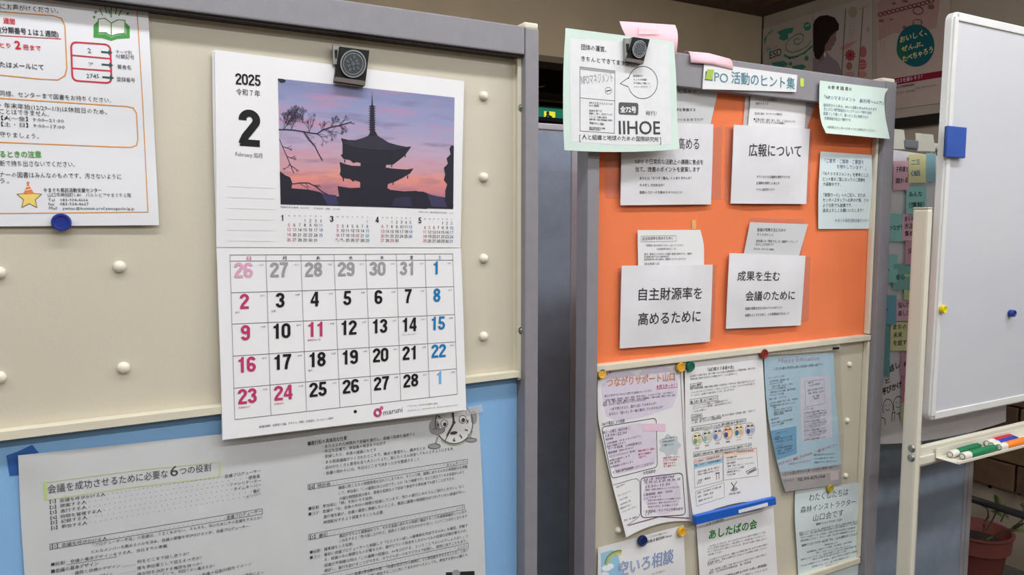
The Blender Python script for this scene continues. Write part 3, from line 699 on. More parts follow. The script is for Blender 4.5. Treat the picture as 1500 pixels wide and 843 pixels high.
notes = {7: '節分', 8: '立春', 16: '建国記念の日', 19: 'バレンタインデー', 23: '雨水', 28: '天皇誕生日', 29: '振替休日'}
for i, d in enumerate(days):
    r, c = divmod(i, 7)
    old = i < 6 or i == 34
    col = MG if c == 0 or i in (16, 29) else BL if c == 6 else BK_
    if old: col = (214, 160, 186) if c == 0 else (110, 170, 214) if c == 6 else (152, 152, 156)
    hc = (gp(c, r + 2)[1] - gp(c, r + 1)[1])
    hw = .262 if d > 9 else .128
    x = .36 if c < 6 else .37
    a = gp(c + x - hw, r + 1.53); b = gp(c + x + hw, r + 1.53)
    lo_.part('date_number').number(str(d), a[0], a[1], b[0], b[1], hc * .485, col, .33)
lo_.part('small_notes')
for i, d in enumerate(days):
    r, c = divmod(i, 7)
    a = gp(c + .80, r + 1.16); b = gp(c + .93, r + 1.15); lo_.text(roku[i % 6], a[0], a[1], b[0], b[1], 2.6, (150, 150, 155) if i < 6 else (110, 110, 116))
    if i in notes:
        L = len(notes[i]) * .065; a = gp(c + .1, r + 1.67); b = gp(c + .1 + L, r + 1.66); lo_.text(notes[i], a[0], a[1], b[0], b[1], 2.8, MG if c == 0 or i in (16, 29) else (80, 80, 86))
lo_.part('footer_text').text('各種印刷物・出版物の企画、デザイン、印刷、広告宣伝、ホームページ制作', 379.4, 627.5, 488, 614.5, 3.6, (60, 60, 64))
lo_.text('〒753-0014　山口市大字宮野下2番地', 597, 596.5, 641, 592.5, 2.6, (110, 110, 114)).text('TEL 083-925-1111　FAX 083-925-1124　URL https://www.maruni-g.co.jp', 597, 603.5, 670, 594.3, 2.6, (110, 110, 114))
lo_.ell(520.3, 603.3, 2.4, 2.4, BK_, 2)
lo_.part('printer_logo', 'pink ring logo with grey lettering').ring(553, 605, 4.2, 4.8, 3.6, (206, 90, 140)).ell(558.8, 598, 2.6, 2.9, (206, 90, 140), 3)
lo_.text('maruni', 561.5, 608.6, 589.5, 603.6, 8.2, (95, 92, 96), .0)

# ---- magnetic clips
def clip(cx, cy, plate, med, metal, Y, label):
    c = PY(cx, cy, Y); t = empty('bulldog_clip', c, label=label, cat='clip')
    MB().prism(quadpx(metal, Y + .004), BK * .004, .001).build('jaw', JAWM, t)
    MB().prism(quadpx([(metal[0][0] + 3, metal[0][1] + 8), (metal[0][0] + 7, metal[0][1] + 8), (metal[0][0] + 6, metal[0][1] + 20), (metal[0][0] + 4, metal[0][1] + 20)], Y + .0025), BK * .002, 0).build('jaw_slot', BLACKM, t)
    MB().prism(quadpx(plate, Y), BK * .012, .0012).build('plate', BLACKM, t)
    # lower bent lip of the plate
    p = plate; lip = [(p[3][0] * .87 + p[0][0] * .13, p[3][1] * .87 + p[0][1] * .13), (p[2][0] * .87 + p[1][0] * .13, p[2][1] * .87 + p[1][1] * .13), p[2], p[3]]
    MB().prism(quadpx(lip, Y - .003), BK * .006, .0008).build('lip', BROWNM, t)
    (mx, my, rx, ry, rot) = med
    d = MB().prism(ellpx(mx, my, rx, ry, Y - .0025, 32, rot), BK * .004, .0008).build('medallion', mat('dark_enamel', (40, 44, 48), .35, .1, 80), t)
    rg = MB(); n = 36
    for r0, r1, dd in ((1.0, .9, .0036), (.78, .73, .003)):
        o_ = ellpx(mx, my, rx * r0, ry * r0, Y - dd, n, rot); i_ = ellpx(mx, my, rx * r1, ry * r1, Y - dd, n, rot)
        for i in range(n):
            j = (i + 1) % n; rg.prism([o_[i], o_[j], i_[j], i_[i]], BK * .002)
    rg.build('rim', mat('worn_silver', (130, 134, 138), .3, .1, 80, metal=.8), d)
    pt = MB()
    for k in range(9):
        a = k * 6.283 / 9; r = .48 if k % 2 else .35
        x, y = mx + rx * r * math.cos(a), my + ry * r * math.sin(a)
        pt.prism(ellpx(x, y, rx * .16, ry * .09, Y - .0032, 8, a), BK * .001)
    pt.prism(ellpx(mx, my, rx * .15, ry * .15, Y - .0032, 10), BK * .001).build('relief', mat('dark_silver', (84, 92, 98), .35, .1, 80, metal=.6), d)
    return t
clip(517, 96, [(498, 68), (541.5, 74), (535, 125.5), (490.5, 119)], (517.5, 93.5, 19, 20.5, 0), [(487.5, 65), (499, 66), (497, 95), (488, 95)], YCL - .012, 'black square clip with round medallion holding the top of the calendar')

# ============================================================ MEETING ROLES POSTER
YM = YL - .001
tp = mat('blue_tape', (44, 96, 168), .45, .06, 60)
MB().prism(quadpx([(9, 668), (26, 662), (50, 667), (52, 694), (14, 698)], YM - .0002), BK * .0003).build('tape_piece', tp, None, label='dark blue tape strip beside the top left corner of the meeting poster', cat='tape')
MB().prism(quadpx([(24, 663), (47, 652), (57, 664), (30, 676)], YM - .0006), BK * .0003).build('tape_piece', tp, None, label='dark blue tape strip slanting above the top left corner of the meeting poster', cat='tape')
MB().prism(quadpx([(682, 598), (706, 593), (708, 604), (684, 609)], YM - .0045), BK * .0003).build('tape_piece', film('clear_tape', (230, 232, 235), .25, .1), None, label='clear tape over the top right corner of the meeting poster', cat='tape')
ms = Sheet('poster', YM - .001, [(26.5, 667.7, 701, 597), (30.5, 760, 707, 720), (35.8, 843, 711.5, 843), (44, 990, 717, 960)], PAPER2,
           w=lambda u, v: .0012 + .002 * (math.exp(-((u - .56) / .015) ** 2) * .4 + .4 * math.sin(u * 6 + v * 2) ** 2) + .004 * math.exp(-(u * 14) ** 2 - (v * 14) ** 2), nu=40, nv=20,
           label='wide grey typed poster on meeting roles taped under the calendar', cat='poster')
K = (66, 66, 70)
ms.part('heading_text').text('会議を成功させるために必要な', 70, 723.5, 246, 699.5, 12.5, K, .0).text('6', 249.5, 698, 261, 696.5, 14.5, K, .004).text('つの役割', 263, 696, 309, 690, 11, K, .0)
HLC = (196, 206, 164)
ms.part('highlighter_frame', 'pale green highlighter outline round the heading').line([(67, 731), (66, 707)], 4, (184, 206, 134)).line([(66, 707), (200, 689), (321, 677)], 1.6, HLC).line([(322, 677), (322, 698)], 2.4, (188, 208, 144)).line([(68, 732), (200, 713), (320, 699)], 2.2, HLC)
ms.part('list_text')
LT = [('【1】会議を呼びかける人', 73, 738.5, 154.5, 727, '会議プロデューサー', 329, 701, 382, 692.2, 27), ('【2】提案する人', 73, 746.5, 127, 738.2, '提案者', 364, 703, 381, 700, 27), ('【3】進行する人', 73.5, 754, 127, 746, 'ファシリテーター', 336.5, 713, 382, 706.5, 28),
      ('【4】時間を管理する人', 74, 762, 149, 751, 'タイムキーパー', 342.5, 719.5, 382.5, 713, 26), ('【5】記録する人', 74.5, 769, 128, 761, '書記', 371, 723, 381, 721, 28), ('【6】参加する人', 75, 776.5, 128, 769, 'メンバー', 360.5, 731, 382.5, 726, 30)]
for a in LT:
    ms.text(a[0], *a[1:5], 5.4, K).text(a[5], *a[6:10], 5.2, K).dots(a[3] + 4, a[4] - 3.0, a[6] - 3, a[7] - 2.5, a[10], .45, K)
ms.part('left_column_text').line([(73, 797.5), (384, 745.5), (384.5, 753.2), (73.4, 805.6)], .7, K, 2, True)
ms.text('【1】会議を呼びかける人', 76, 804, 157, 792, 6, K).text('会議プロデューサー', 332, 761.5, 383, 751.8, 6, K).dots(161, 788.6, 329, 759.5, 26, .45, K)
for a in [('「プロデューサー不在」の会議は、うまくゆかない。そもそも、何のためにその会議をするのか？', 136, 801.5, 384, 760.5), ('どんなメンバーを集めるのかを決め、会議の開催を呼びかけるのが、会議プロデューサー。', 134, 811.5, 366.7, 773),
          ('■役割：会議の基本デザインをする人。当日までの準備。', 75, 830, 247, 802), ('何をどこまで話し合うか？', 201, 826, 277, 813.5), ('・議題と目標のデザイン', 105, 843, 176, 831.5), ('誰を参加者として迎えるべきか？', 201, 835.5, 295.7, 819.5), ('誰が何を決定する権限を持つか？', 201, 844.5, 296, 828.5),
          ('・日時と場所のデザイン', 108, 855, 165, 843), ('いつまでに、どこで、何回ぐらい集まるか？', 202, 851, 314.5, 831.5), ('誰がどの会議の役割分担をイメージ', 270, 851, 369, 828.5), ('それぞれの場合によっ', 330, 851, 386, 841)]:
    ms.text(*a, 5.2, K)
ms.text('■会議の基本デザイン', 75, 840.5, 144, 828.5, 6, K, .012).line([(97, 828), (171, 816)], .6, K)
ms.dots(180, 830.5, 198, 827.5, 8, .4, K).dots(178, 840.5, 198, 837, 8, .4, K)
ms.part('right_column_text').text('■進行役の具体的な仕事：', 451, 653.5, 510, 644.5, 6.5, K, .014)
RC = [('・あたえられた時間内で会議を進行し、会議の目標を達成する', 472, 657.5, 607.7, 638.6), ('・中立な立場で、参加者の発言をうながす', 472, 664.5, 565, 651.5), ('・脱線したら、本来の議論にもどす', 472.5, 672, 551, 661.5),
      ('・ある程度議論がつくされたところで、論点の整理をし、議決をとる', 473, 680.5, 622.6, 659), ('・自分がたくさん意見を言う人というより、皆にたくさん発言してもらえるようにする人', 473, 688.5, 663.6, 659.8), ('・会議の終わりには、今日はどこまで決まったかを整理すること', 474, 696.5, 614, 675),
      ('議論に熱くなると時間感覚を忘れてしまうもの。そういう時、議題にあたえられた時間配分を把握', 495.7, 717.5, 684.5, 686), ('して、参加者に「この議題はあと10分です」とか「もう時間です」などと伝えてくれる役割がいると', 496, 725.5, 680, 693.8),
      ('大幅な時間超過は減る。簡単な役割なので初めて参加する参加者でも担うことができる。', 497, 733.5, 666.8, 703), ('■役割：参加者に「時」を知らせる役割。', 452, 748, 546.7, 731.5), ('■コツ：会議中「今、全体の半分の時間が経過しています。残りの進行にみなさんご協力ください」など', 452, 756, 680, 714.5),
      ('進行者を助け、会議の運営に貢献したいところ。事前に議題の時間配分がされていない会議が多い。', 474, 760.2, 681.6, 722.5), ('時間配分するよう提案することも必要。', 474, 768.3, 562.5, 752.6), ('書記がきちんと議事録をとり、それを会議の終わりの時間に確認することを議事録確認といいます。', 497, 788.5, 685, 751.5),
      ('これをすると「色々話したけれど、結局どう決定されたかわからない」ということはなくなります', 497, 795.5, 684, 758.5), ('■役割：議事録をとる役割。', 454, 812, 517.7, 799), ('■コツ：事前に会議プロデューサーと相談して「どのぐらい詳しい議事録を作成するのか」を確認。把握す', 454, 820, 685, 772),
      ('る。結論のみの簡便なものが要るのか、誰がどういう発言をしたかレベルの詳細な記録が要るのか。', 475, 823, 684, 779.5), ('結論が不明確な時は「この議題の結論は、××を○○する、ということでよいのでしょうか？」と', 475, 831.3, 685.7, 787.5), ('確認し、進行を助けることができる。ホワイトボードをデジカメで記録し、即時に流すこともあり。', 475, 839.2, 684, 794.5),
      ('会議は参加者が大事。「会議を成功させる秘訣は、よい参加者をそろえることだ」と言い', 519.6, 843.5, 685, 808.5), ('ますが、会議に参加することに対してまれかかったとしても、参加する前の心構えや、', 520, 851, 686, 815)]
for a in RC: ms.text(*a, 5.1, K)
for (x0, y0, x1, y1, hh, l, r, lx, rx) in ((451, 710.3, 684.3, 673, 6.5, '【4】時計係', 'タイムキーパー', 484, 654), (452, 783.5, 680, 739.5, 7, '【5】書記', 'ノート', 480, 668), (452, 847, 685.7, 796, 7, '【6】', 'メンバー', 470, 670)):
    ms.line([(x0, y0), (x1, y1), (x1 + .4, y1 + hh), (x0 + .4, y0 + hh + 1)], .6, K, 2, True)
    sl = (y1 - y0) / (x1 - x0)
    ms.text(l, x0 + 2, y0 + hh, lx, y0 + hh + sl * (lx - x0 - 2), 5.6, K).text(r, rx, y0 + hh - .3 + sl * (rx - x0), x1 - 1, y1 + hh - .8, 5, K).dots(lx + 4, y0 + hh - 3 + sl * (lx - x0), rx - 4, y0 + hh - 3 + sl * (rx - x0), 30, .4, K)
ms.fill([(653, 839), (695, 837), (696, 872), (654, 874)], (40, 40, 42), 1).ell(668, 840, 6, 5, (150, 150, 150), 2)
ms.part('clock_drawing', 'grey drawing of a round clock showing nine, three and six')
ms.ell(665, 620, 27.5, 30.5, (214, 214, 214), 1, 32).ring(665, 620, 27.5, 30.5, 1.6, (90, 92, 88)).ring(665, 621, 29, 31.5, 1.4, (160, 172, 120), 2, 20, 20, 130)
G7 = (148, 148, 150)
ms.ell(636, 626, 8, 11, G7, 1).fill([(634, 629), (651, 628), (651, 632), (645, 636), (640, 638), (634, 636)], G7, 3).line([(634, 629), (651, 628), (651, 632), (645, 636)], .7, K, 4)
ms.ell(636, 654, 9, 3.6, G7, 2, 16, -.15).ring(636, 654, 9, 3.6, .7, K, 3).ell(690, 645, 8, 3, G7, 2, 16, -.1).ring(690, 645, 8, 3, .7, K, 3)
ms.line([(641, 641), (638, 650)], 3, G7).line([(686, 637), (690, 643)], 3, G7).ell(694, 612, 5, 10, G7, 1)
for (x, y) in ((650.5, 621), (677.5, 614.5)): ms.ell(x, y, 5, 5.6, (226, 226, 226), 3).ring(x, y, 5, 5.6, .8, K, 4).ell(x + .8, y + 1, 2.6, 3, K, 5)
ms.ell(664.5, 634.5, 5.5, 2.4, K, 3, 16, -.12).line([(664.6, 620), (663, 603)], 2.6, K, 5).line([(664.6, 620), (655, 638)], 2.8, K, 5).line([(657, 635), (651.8, 645.6)], 1.2, K, 5).ell(664.6, 619, 2.2, 2.4, K, 6)
ms.text('9', 639, 626, 643, 626, 5.5, K, .03, 4).text('3', 682.3, 620.5, 686.3, 620, 5.5, K, .03, 4).text('6', 662.6, 647.5, 667, 647.3, 6, K, .03, 4)
ms.line([(641.5, 609.5), (645, 612)], 1.4, K, 4).line([(681, 629.5), (684.5, 631)], 1.4, K, 4).line([(673.5, 637.5), (676.3, 641.5)], 1.6, K, 4)

# ============================================================ DOCUMENT POCKETS on the orange panel
K2 = (54, 54, 58)
def pocket(label, rows, Y, sleeve, lines, bulge=.007, seed=0):
    def w(u, v):
        u_ = min(max(u, 0), 1); v_ = min(max(v, 0), 1)
        return bulge * (math.sin(math.pi * u_) * .8 + .2) * (.25 + .75 * math.sin(math.pi * min(1, v_ * .9 + .15))) + .0012 * math.sin(u_ * 9 + seed) * math.sin(v_ * 7 + seed * 2)
    s = Sheet('document_pocket', Y, rows, mat('white_envelope_paper', (218, 218, 222), .6, .03, 14, .4, 30, spec=.35), w=w, nu=16, nv=16, thick=.0012, label=label, cat='envelope')
    MB().prism(quadpx(sleeve, YR - .0012), BK * .0004).build('clear_sleeve', film('pocket_film', (238, 170, 150), .14, .12), s.o)
    s.part('printed_text')
    for a in lines: s.text(*a)
    return s
def handout(label, rows, Y, lines, fl=None, m=None):
    s = Sheet('handout', Y, rows, m or PAPER, w=lambda u, v: .0012 + .002 * (1 - v) * (.5 + .5 * math.sin(u * 4)), label=label, cat='handout')
    s.part('printed_text')
    for a in lines: s.text(*a)
    return s
YP = YR - .0075
pocket('white envelope pocket of speed tips half hidden behind the mint sheet, upper left', [(911, 178, 1045, 182), (910, 240, 1043.5, 240), (909, 301, 1041.5, 299.5)], YP,
       [(887, 228), (1059, 184), (1056, 292), (887, 290)],
       [('スピードを高める', 935, 219, 1024, 219, 17.5, K2), ('NPO の日常的な活動上の課題に焦点を', 930.5, 240.5, 1030, 241.3, 7.6, K2, .006), ('当て、改善のポイントを提案します', 930.5, 252, 1025, 252, 7.6, K2, .006),
        ('あなたは「ギリギリ職人」じゃありませんか？', 936.6, 263.5, 1013, 263, 4.4, K2, .01), ('その忙しさは本当か？', 936.6, 273.7, 973, 273.3, 4.4, K2, .01), ('業務のスピードを高める４つのヒント', 936.6, 284.2, 999, 283.8, 4.4, K2, .01)], seed=1)
handout('grey printed handout rising from the pocket behind the mint sheet', [(958, 107.5, 1054.5, 124), (955, 150, 1048, 150), (950, 195, 1038, 195)], YR - .0030,
        [('スピードを高める', 963, 136.5, 1020, 137.5, 6.5, K2), ('業務の基準を準備する', 968, 163, 1019, 163.5, 4.8, K2, .01), ('ゆるやかつるおきさだけ', 975, 178, 1030, 177.5, 4.5, K2)], m=PAPER2)
pocket('white envelope pocket about public relations, upper right of the four', [(1075, 182.7, 1186.6, 189), (1073, 240, 1183.5, 242), (1070.4, 298.4, 1181, 299)], YP,
       [(1063, 186), (1190, 190), (1186, 296), (1062, 294)],
       [('広報について', 1096.5, 229, 1173.6, 230.3, 18.5, K2, .008), ('チラシなどの広報物を制作するとき', 1108, 261.3, 1156.6, 261.5, 4.2, K2, .01), ('広報物を制作したあとで', 1107.8, 270.4, 1141.5, 270.8, 4.2, K2, .01), ('チラシ送付先リスト', 1107.5, 280.2, 1134.4, 279.6, 4.2, K2, .01)], seed=2)
MB().prism(quadpx([(1092.6, 126.5), (1199.7, 138), (1178, 200), (1088, 195)], YR - .0026), BK * .0004).build('clear_file', film('clear_file_film', (232, 228, 232), .45, .15), None, label='translucent plastic file fanning out of the public relations pocket', cat='file')
handout('white handout in the clear file of the public relations pocket', [(1100.5, 133, 1181.4, 136), (1098, 160, 1180, 163), (1094.7, 198, 1178, 201)], YR - .0036,
        [('チラシなどの広報物を', 1107, 147.5, 1137.8, 149.2, 4, K2), ('制作するとき', 1107, 154, 1125, 154, 4, K2, .01), ('【広報の基本：キーワードの明確化】', 1105.7, 168, 1145, 169.5, 3.6, K2), ('■ 広報の原則・目的：誰に、何を、どう伝えたいのか', 1104, 176.5, 1164.4, 180, 3.6, K2), ('何のために伝えるのかを明確に', 1106, 180, 1150, 182.5, 3.2, K2)])
pocket('white envelope pocket about raising own funds, lower left of the four', [(911, 389.6, 1044, 388), (910, 420, 1042.5, 440), (908, 511, 1040, 501)], YP,
       [(905, 393), (1050, 388), (1046, 496), (906, 500)], [('自主財源率を', 935, 440.5, 1028, 438, 18, K2, .008), ('高めるために', 934.4, 477, 1026, 471.5, 18, K2, .008)], seed=3)
h3 = handout('white handout about funding with boxed heading in lower left pocket', [(934, 337.4, 1026, 337), (934.3, 362, 1031, 361), (935, 403, 1031, 402)], YR - .0030,
        [('自主財源率を高めるために', 941, 352.5, 986, 351, 5, K2, .008), ('「財務面の自立を高めるため」と言っていますか？', 946, 361.3, 1001, 361, 3, K2), ('「自主財源率を高める」とは', 962, 366.5, 990, 366.2, 3, K2), ('寄付・助成などの外からの支援に過度に依存せずに、組織の', 943.5, 374.3, 1014, 373.2, 3.2, K2), ('自主財源を増やすための基本的な考え', 943.5, 378, 980, 377.6, 3.2, K2), ('自主財源比率の高い団体は、経営的にもバランスがとれる', 943.5, 382, 1004, 381, 3.2, K2), ('【自主財源とは】', 944, 388.6, 965, 388.4, 3.6, K2)])
h3.line([(939, 346), (990, 345.2), (990.5, 353.6), (939, 354.6)], .6, (150, 150, 154), 2, True)
pocket('white envelope pocket about fruitful meetings, lower right of the four', [(1068.8, 371, 1180, 375), (1066, 425, 1176.5, 428), (1063.5, 482, 1173, 477)], YP,
       [(1062, 487), (1068, 374), (1187.5, 376.5), (1184.4, 470.5)],
       [('成果を生む', 1079.7, 411.5, 1141.8, 411.5, 14, K2, .008), ('会議のために', 1091.7, 441, 1164, 439.2, 14, K2, .008), ('会議が成果を生むための４つのポイント', 1091, 454.5, 1145, 452.7, 4.2, K2, .01), ('会議をよくするために、いま事務局ができること', 1091, 464.3, 1155.7, 461.3, 4.2, K2, .01)], seed=4)
MB().prism(quadpx([(1099, 318), (1180, 321), (1174, 385), (1092, 380)], YR - .0018), BK * .0004).build('clear_sleeve', film('pocket_film'), None, label='reddish clear sleeve behind the handout of the meetings pocket', cat='sleeve')
handout('grey tilted handout of four points in the meetings pocket', [(1098.8, 325.7, 1183.6, 328.8), (1094, 350, 1177, 352), (1087, 385, 1167, 387)], YR - .0034,
        [('会議が成果を生むための', 1108.7, 339.3, 1151, 339.8, 5.2, K2, .008), ('４つのポイント', 1108.7, 346, 1132.7, 347, 5, K2, .008), ('会社議には「関係する」か「議題テーブル」で', 1107.4, 355, 1168, 356.3, 3.8, K2), ('あることが大切です', 1107, 360, 1133, 360.3, 3.8, K2), ('誰のため、何のための会議か', 1104, 366, 1134, 367, 2.8, K2)], m=PAPER2)
def stick(pts, Y, rgb, label, nm='tape_piece', cat='tape', group=None, name=None):
    return MB().prism(quadpx(pts, Y), BK * .00035).build(nm, mat('tape_%d_%d_%d' % rgb, rgb, .5, .05, 60), None, label=label, cat=cat, group=group)
stick([(1013.5, 322.5), (1019.7, 322.5), (1019.7, 336), (1013.5, 336)], YR - .0012, (226, 170, 104), 'small tan tape piece above the funding handout')
# sign
sg = Sheet('heading_sign', YRF - .002, [(1031.4, 91.5, 1168, 110), (1029, 130.5, 1166.3, 135)], PAPER, w=lambda u, v: .001 + .0015 * math.sin(u * 5) ** 2, nu=20, nv=6, label='white strip sign with teal heading on the top rail of the orange board', cat='sign')
sg.part('heading_text', 'teal lettering').text('NPO', 1033, 117.5, 1066, 121.5, 13.5, (78, 138, 152)).text('活動のヒント集', 1071, 122, 1164, 131, 17.5, (78, 138, 152), .01)
stick([(1037, 101.5), (1046, 102), (1043, 117), (1033, 116)], YRF - .0052, (160, 188, 60), 'olive green tape piece on the left end of the heading sign')
stick([(1172.3, 114.5), (1177.5, 115), (1177.5, 127), (1172.5, 127)], YRF - .0006, (190, 214, 80), 'lime tape piece right of the heading sign on the rail')
stick([(1173.5, 126.5), (1180.5, 127), (1179, 137.5), (1173, 136.5)], YR - .0095, (206, 220, 100), 'yellow green tape tab on top of the clear file')
# mint notes
n1 = Sheet('note', YRF - .004, [(1201, 118, 1301, 130), (1200.2, 140, 1295.5, 142), (1200.5, 160, 1296.5, 168), (1203.5, 180, 1300, 187), (1210, 195.2, 1303.5, 203.7)], MINT, w=lambda u, v: .002 + .012 * (v ** 2) * (1 - u) + .006 * v * u, nu=14, nv=18, label='mint note on reference books taped to the top right corner of the orange board', cat='note')
NB = (92, 104, 150)
n1.part('printed_text').text('☆参 考 図 書☆', 1212, 130.3, 1247.7, 133.5, 5.6, K2, .01).text('「NPOマネジメント　創刊号～vol.72」', 1207, 145, 1294, 154, 6.2, NB)
for a in [('創刊号からの歩み、NPOの活動の歩みがわかります', 1206, 156, 1284, 163), ('他にはない専門情報誌のバックナンバーで時代を読む', 1206.4, 162, 1277, 168.2), ('図書として使って、困ったときに参照できる', 1206, 168.5, 1272, 174.4), ('定期情報が役立つ便利です。', 1207.4, 175.5, 1247, 178.8)]: n1.text(*a, 4.8, (100, 110, 140))
n1.text('※参照はセンタースタッフにお声がけください', 1211.4, 188.3, 1282, 194, 4.3, (96, 98, 100))
n2 = Sheet('note', YR - .003, [(1202, 222, 1277, 227.3), (1199, 280, 1278, 282), (1198.8, 335.7, 1279, 335.4)], MINT2, w=lambda u, v: .0015 + .003 * math.sin(v * 3.1 + u), label='pale note asking for comments on the right of the orange panel', cat='note')
n2.part('printed_text')
for a in [('「ご意見・ご感想・ご要望を', 1207.7, 238.5, 1265, 241, 6.3, (100, 108, 150)), ('お待ちしています！」', 1225.5, 247, 1268, 249.5, 6.3, (100, 108, 150)), ('「ＮＰＯマネジメント」を参考にした', 1205.4, 257, 1272, 259.6, 5.6, K2), ('ヒント集をご覧になってのご感想を', 1205.4, 265, 1267, 266.6, 5.6, K2), ('大募集中です。', 1205.4, 272.5, 1231, 273.4, 5.6, K2),
          ('「質問カード」へのご記入、または', 1206, 288.5, 1267, 288.8, 5.6, K2), ('センタースタッフへお声かけ等、どの', 1205, 296, 1272, 296.4, 5.6, K2), ('ような形でも結構です。', 1205, 303.7, 1248, 303.7, 5.6, K2), ('是非よろしくお願いいたします！', 1205, 311.4, 1264, 311, 5.6, K2), ('やまぐち県民活動支援センター', 1223, 326, 1272.5, 325.8, 5.2, (120, 124, 140))]: n2.text(*a)

# pink strips curling over the top rail
YI = YRF - .016
p1 = Sheet('paper_strip', YI + .012, [(907.5, 31, 989, 36.5), (911, 41, 992.5, 48), (917, 54, 992.8, 62), (919.5, 68, 991, 80)], PINK, w=lambda u, v: .010 * math.sin(v * 3.0), nu=10, nv=14, label='pink paper strip standing up above the mint sheet and its clip', cat='paper')
MB().prism(quadpx([(936, 36), (968, 38), (967, 50), (936, 50)], YI - .001), BK * .0003).build('clear_tape', film('clear_tape2', (255, 235, 240), .35, .08), p1.o)
mb = MB(); xa = PY(1010, 80, YRF).x; xb = PY(1072, 80, YRF).x; zt = PY(1040, 92, YRF).z
A = []
for i in range(15):
    a = math.pi * i / 14
    A.append((YRF + .016 - .022 * math.cos(a), zt - .006 + .026 * math.sin(a) ** .8))
for k, (x, dz) in enumerate(((xa, 0), ((xa + xb) / 2, .002), (xb, -.003))):
    for (y, z) in A: mb.v.append(Vector((x + (y - YRF) * .3, y, z + dz)))
for k in range(2):
    for i in range(14): mb.f.append((k * 15 + i, k * 15 + i + 1, (k + 1) * 15 + i + 1, (k + 1) * 15 + i))
pk = mb.build('paper_strip', PINK, None, smooth=True, label='pink paper strip rolled over the top rail left of the heading sign', cat='paper')
md = pk.modifiers.new('thickness', 'SOLIDIFY'); md.thickness = .0005
# mint sheet (IIHOE)
ih = Sheet('information_sheet', YI, [(828.5, 41, 987, 61.5), (825.5, 100, 990.5, 115), (825, 170, 992, 170), (826.8, 220, 995.7, 218.5)], MINT, w=lambda u, v: .002 + .004 * math.sin(u * 3.1) * v + .003 * math.exp(-((u - .5) / .3) ** 2) * (1 - v), bow=3.5, nu=18, nv=18, label='white sheet on mint backing clipped to the orange board at upper left, large capital lettering', cat='sheet')
ih.part('white_page', 'white sheet pasted on the mint backing').fill([(834.7, 56), (979, 65), (981, 115), (982.5, 170), (983.5, 212), (911, 212.5), (837.4, 208), (834.5, 130)], (224, 225, 228), 1)
ih.part('printed_text').text('団体の運営、', 851.3, 72.8, 888, 76.6, 8.2, K2, .01).text('きちんとできてますか？', 851.3, 89.5, 926.4, 97.5, 7.6, K2, .008)
G6 = (108, 108, 110)
ih.line([(849.3, 97.9), (900.7, 104), (900.3, 150), (899.7, 195.5), (849.6, 192)], .8, K2, 2, True).fill([(849.3, 98), (900.7, 104), (900.7, 108), (849.3, 102)], (160, 160, 162), 2).line([(849.6, 143.5), (900.5, 148)], .8, K2)
ih.text('NPOマネジメント', 851.6, 124.5, 898, 120.5, 15, (150, 150, 154), .0).ring(891, 133, 4.8, 5, .7, G6).line([(888, 133.7), (894, 132.3)], 1.3, K2, 3)
for a in [('NPOマネジメントへの', 863, 152.4, 897, 154.6, 3.8), ('10の質問', 863, 156.4, 877, 157.2, 3.8), ('団体を育てる', 863, 164, 881.5, 164.6, 3.4), ('組織と、使う、活かせている？', 863, 168, 897, 170, 3.4), ('シリーズ：組織の運営を', 863, 172.4, 889, 174, 2.8), ('組織で働く全員の活動組織と仲間が', 863, 176.3, 897, 178.2, 3), ('「情報がひとつ問題」', 863, 182, 884.8, 184, 3.6), ('特定非営利活動法人 組織', 863, 188.2, 886, 189.8, 2.8), ('国際研究所発行', 863, 191, 880, 192.2, 2.8)]: ih.text(*a, K2, .01)
ih.ring(941.4, 121, 21.6, 23.7, 1.0, K2, 2, 40, -166, 160).line([(920.5, 113.8), (908.2, 122.5), (920.8, 127.6)], 1.0, K2, 2)
for a in [('業務毎分の', 927.2, 112.8, 941.9, 113, 3.2), ('ヒントが満載！', 928, 118.3, 948, 118.6, 3.2), ('ぜひ読んで欲しい', 928, 123.4, 952, 124, 3.2), ('シリーズです！！', 928.3, 128.8, 952, 129.2, 3.2)]: ih.text(*a, K2, .01)
ih.rrect([(905.9, 149.8), (935, 151), (935, 169.2), (905.9, 168)], 0, K2, .2, (88, 88, 90)).text('全72号', 908.3, 164.8, 931.8, 165.3, 9, (232, 232, 234), .03)
ih.text('発行/', 945.7, 169.3, 962, 169.6, 7, K2).text('人と組織と地球のための国際研究所', 852.5, 204.6, 964.5, 208.2, 7.6, K2, .006).text('[', 848.6, 205.5, 850.5, 205.5, 8, K2).text(']', 966.2, 209.3, 968.1, 209.3, 8, K2)
ih.part('large_lettering', 'large dark capital letters').text('IIHOE', 906.4, 196.5, 967, 196.7, 19.5, (66, 66, 70), .012)
clip(935, 74, [(928.7, 54), (952.3, 57.5), (942.6, 93.7), (918, 89.4)], (936.8, 72, 10, 13, .15), [(914.8, 56), (928, 56.5), (920, 88), (915.5, 91)], YI - .016, 'black tilted clip with round medallion holding the mint sheet')

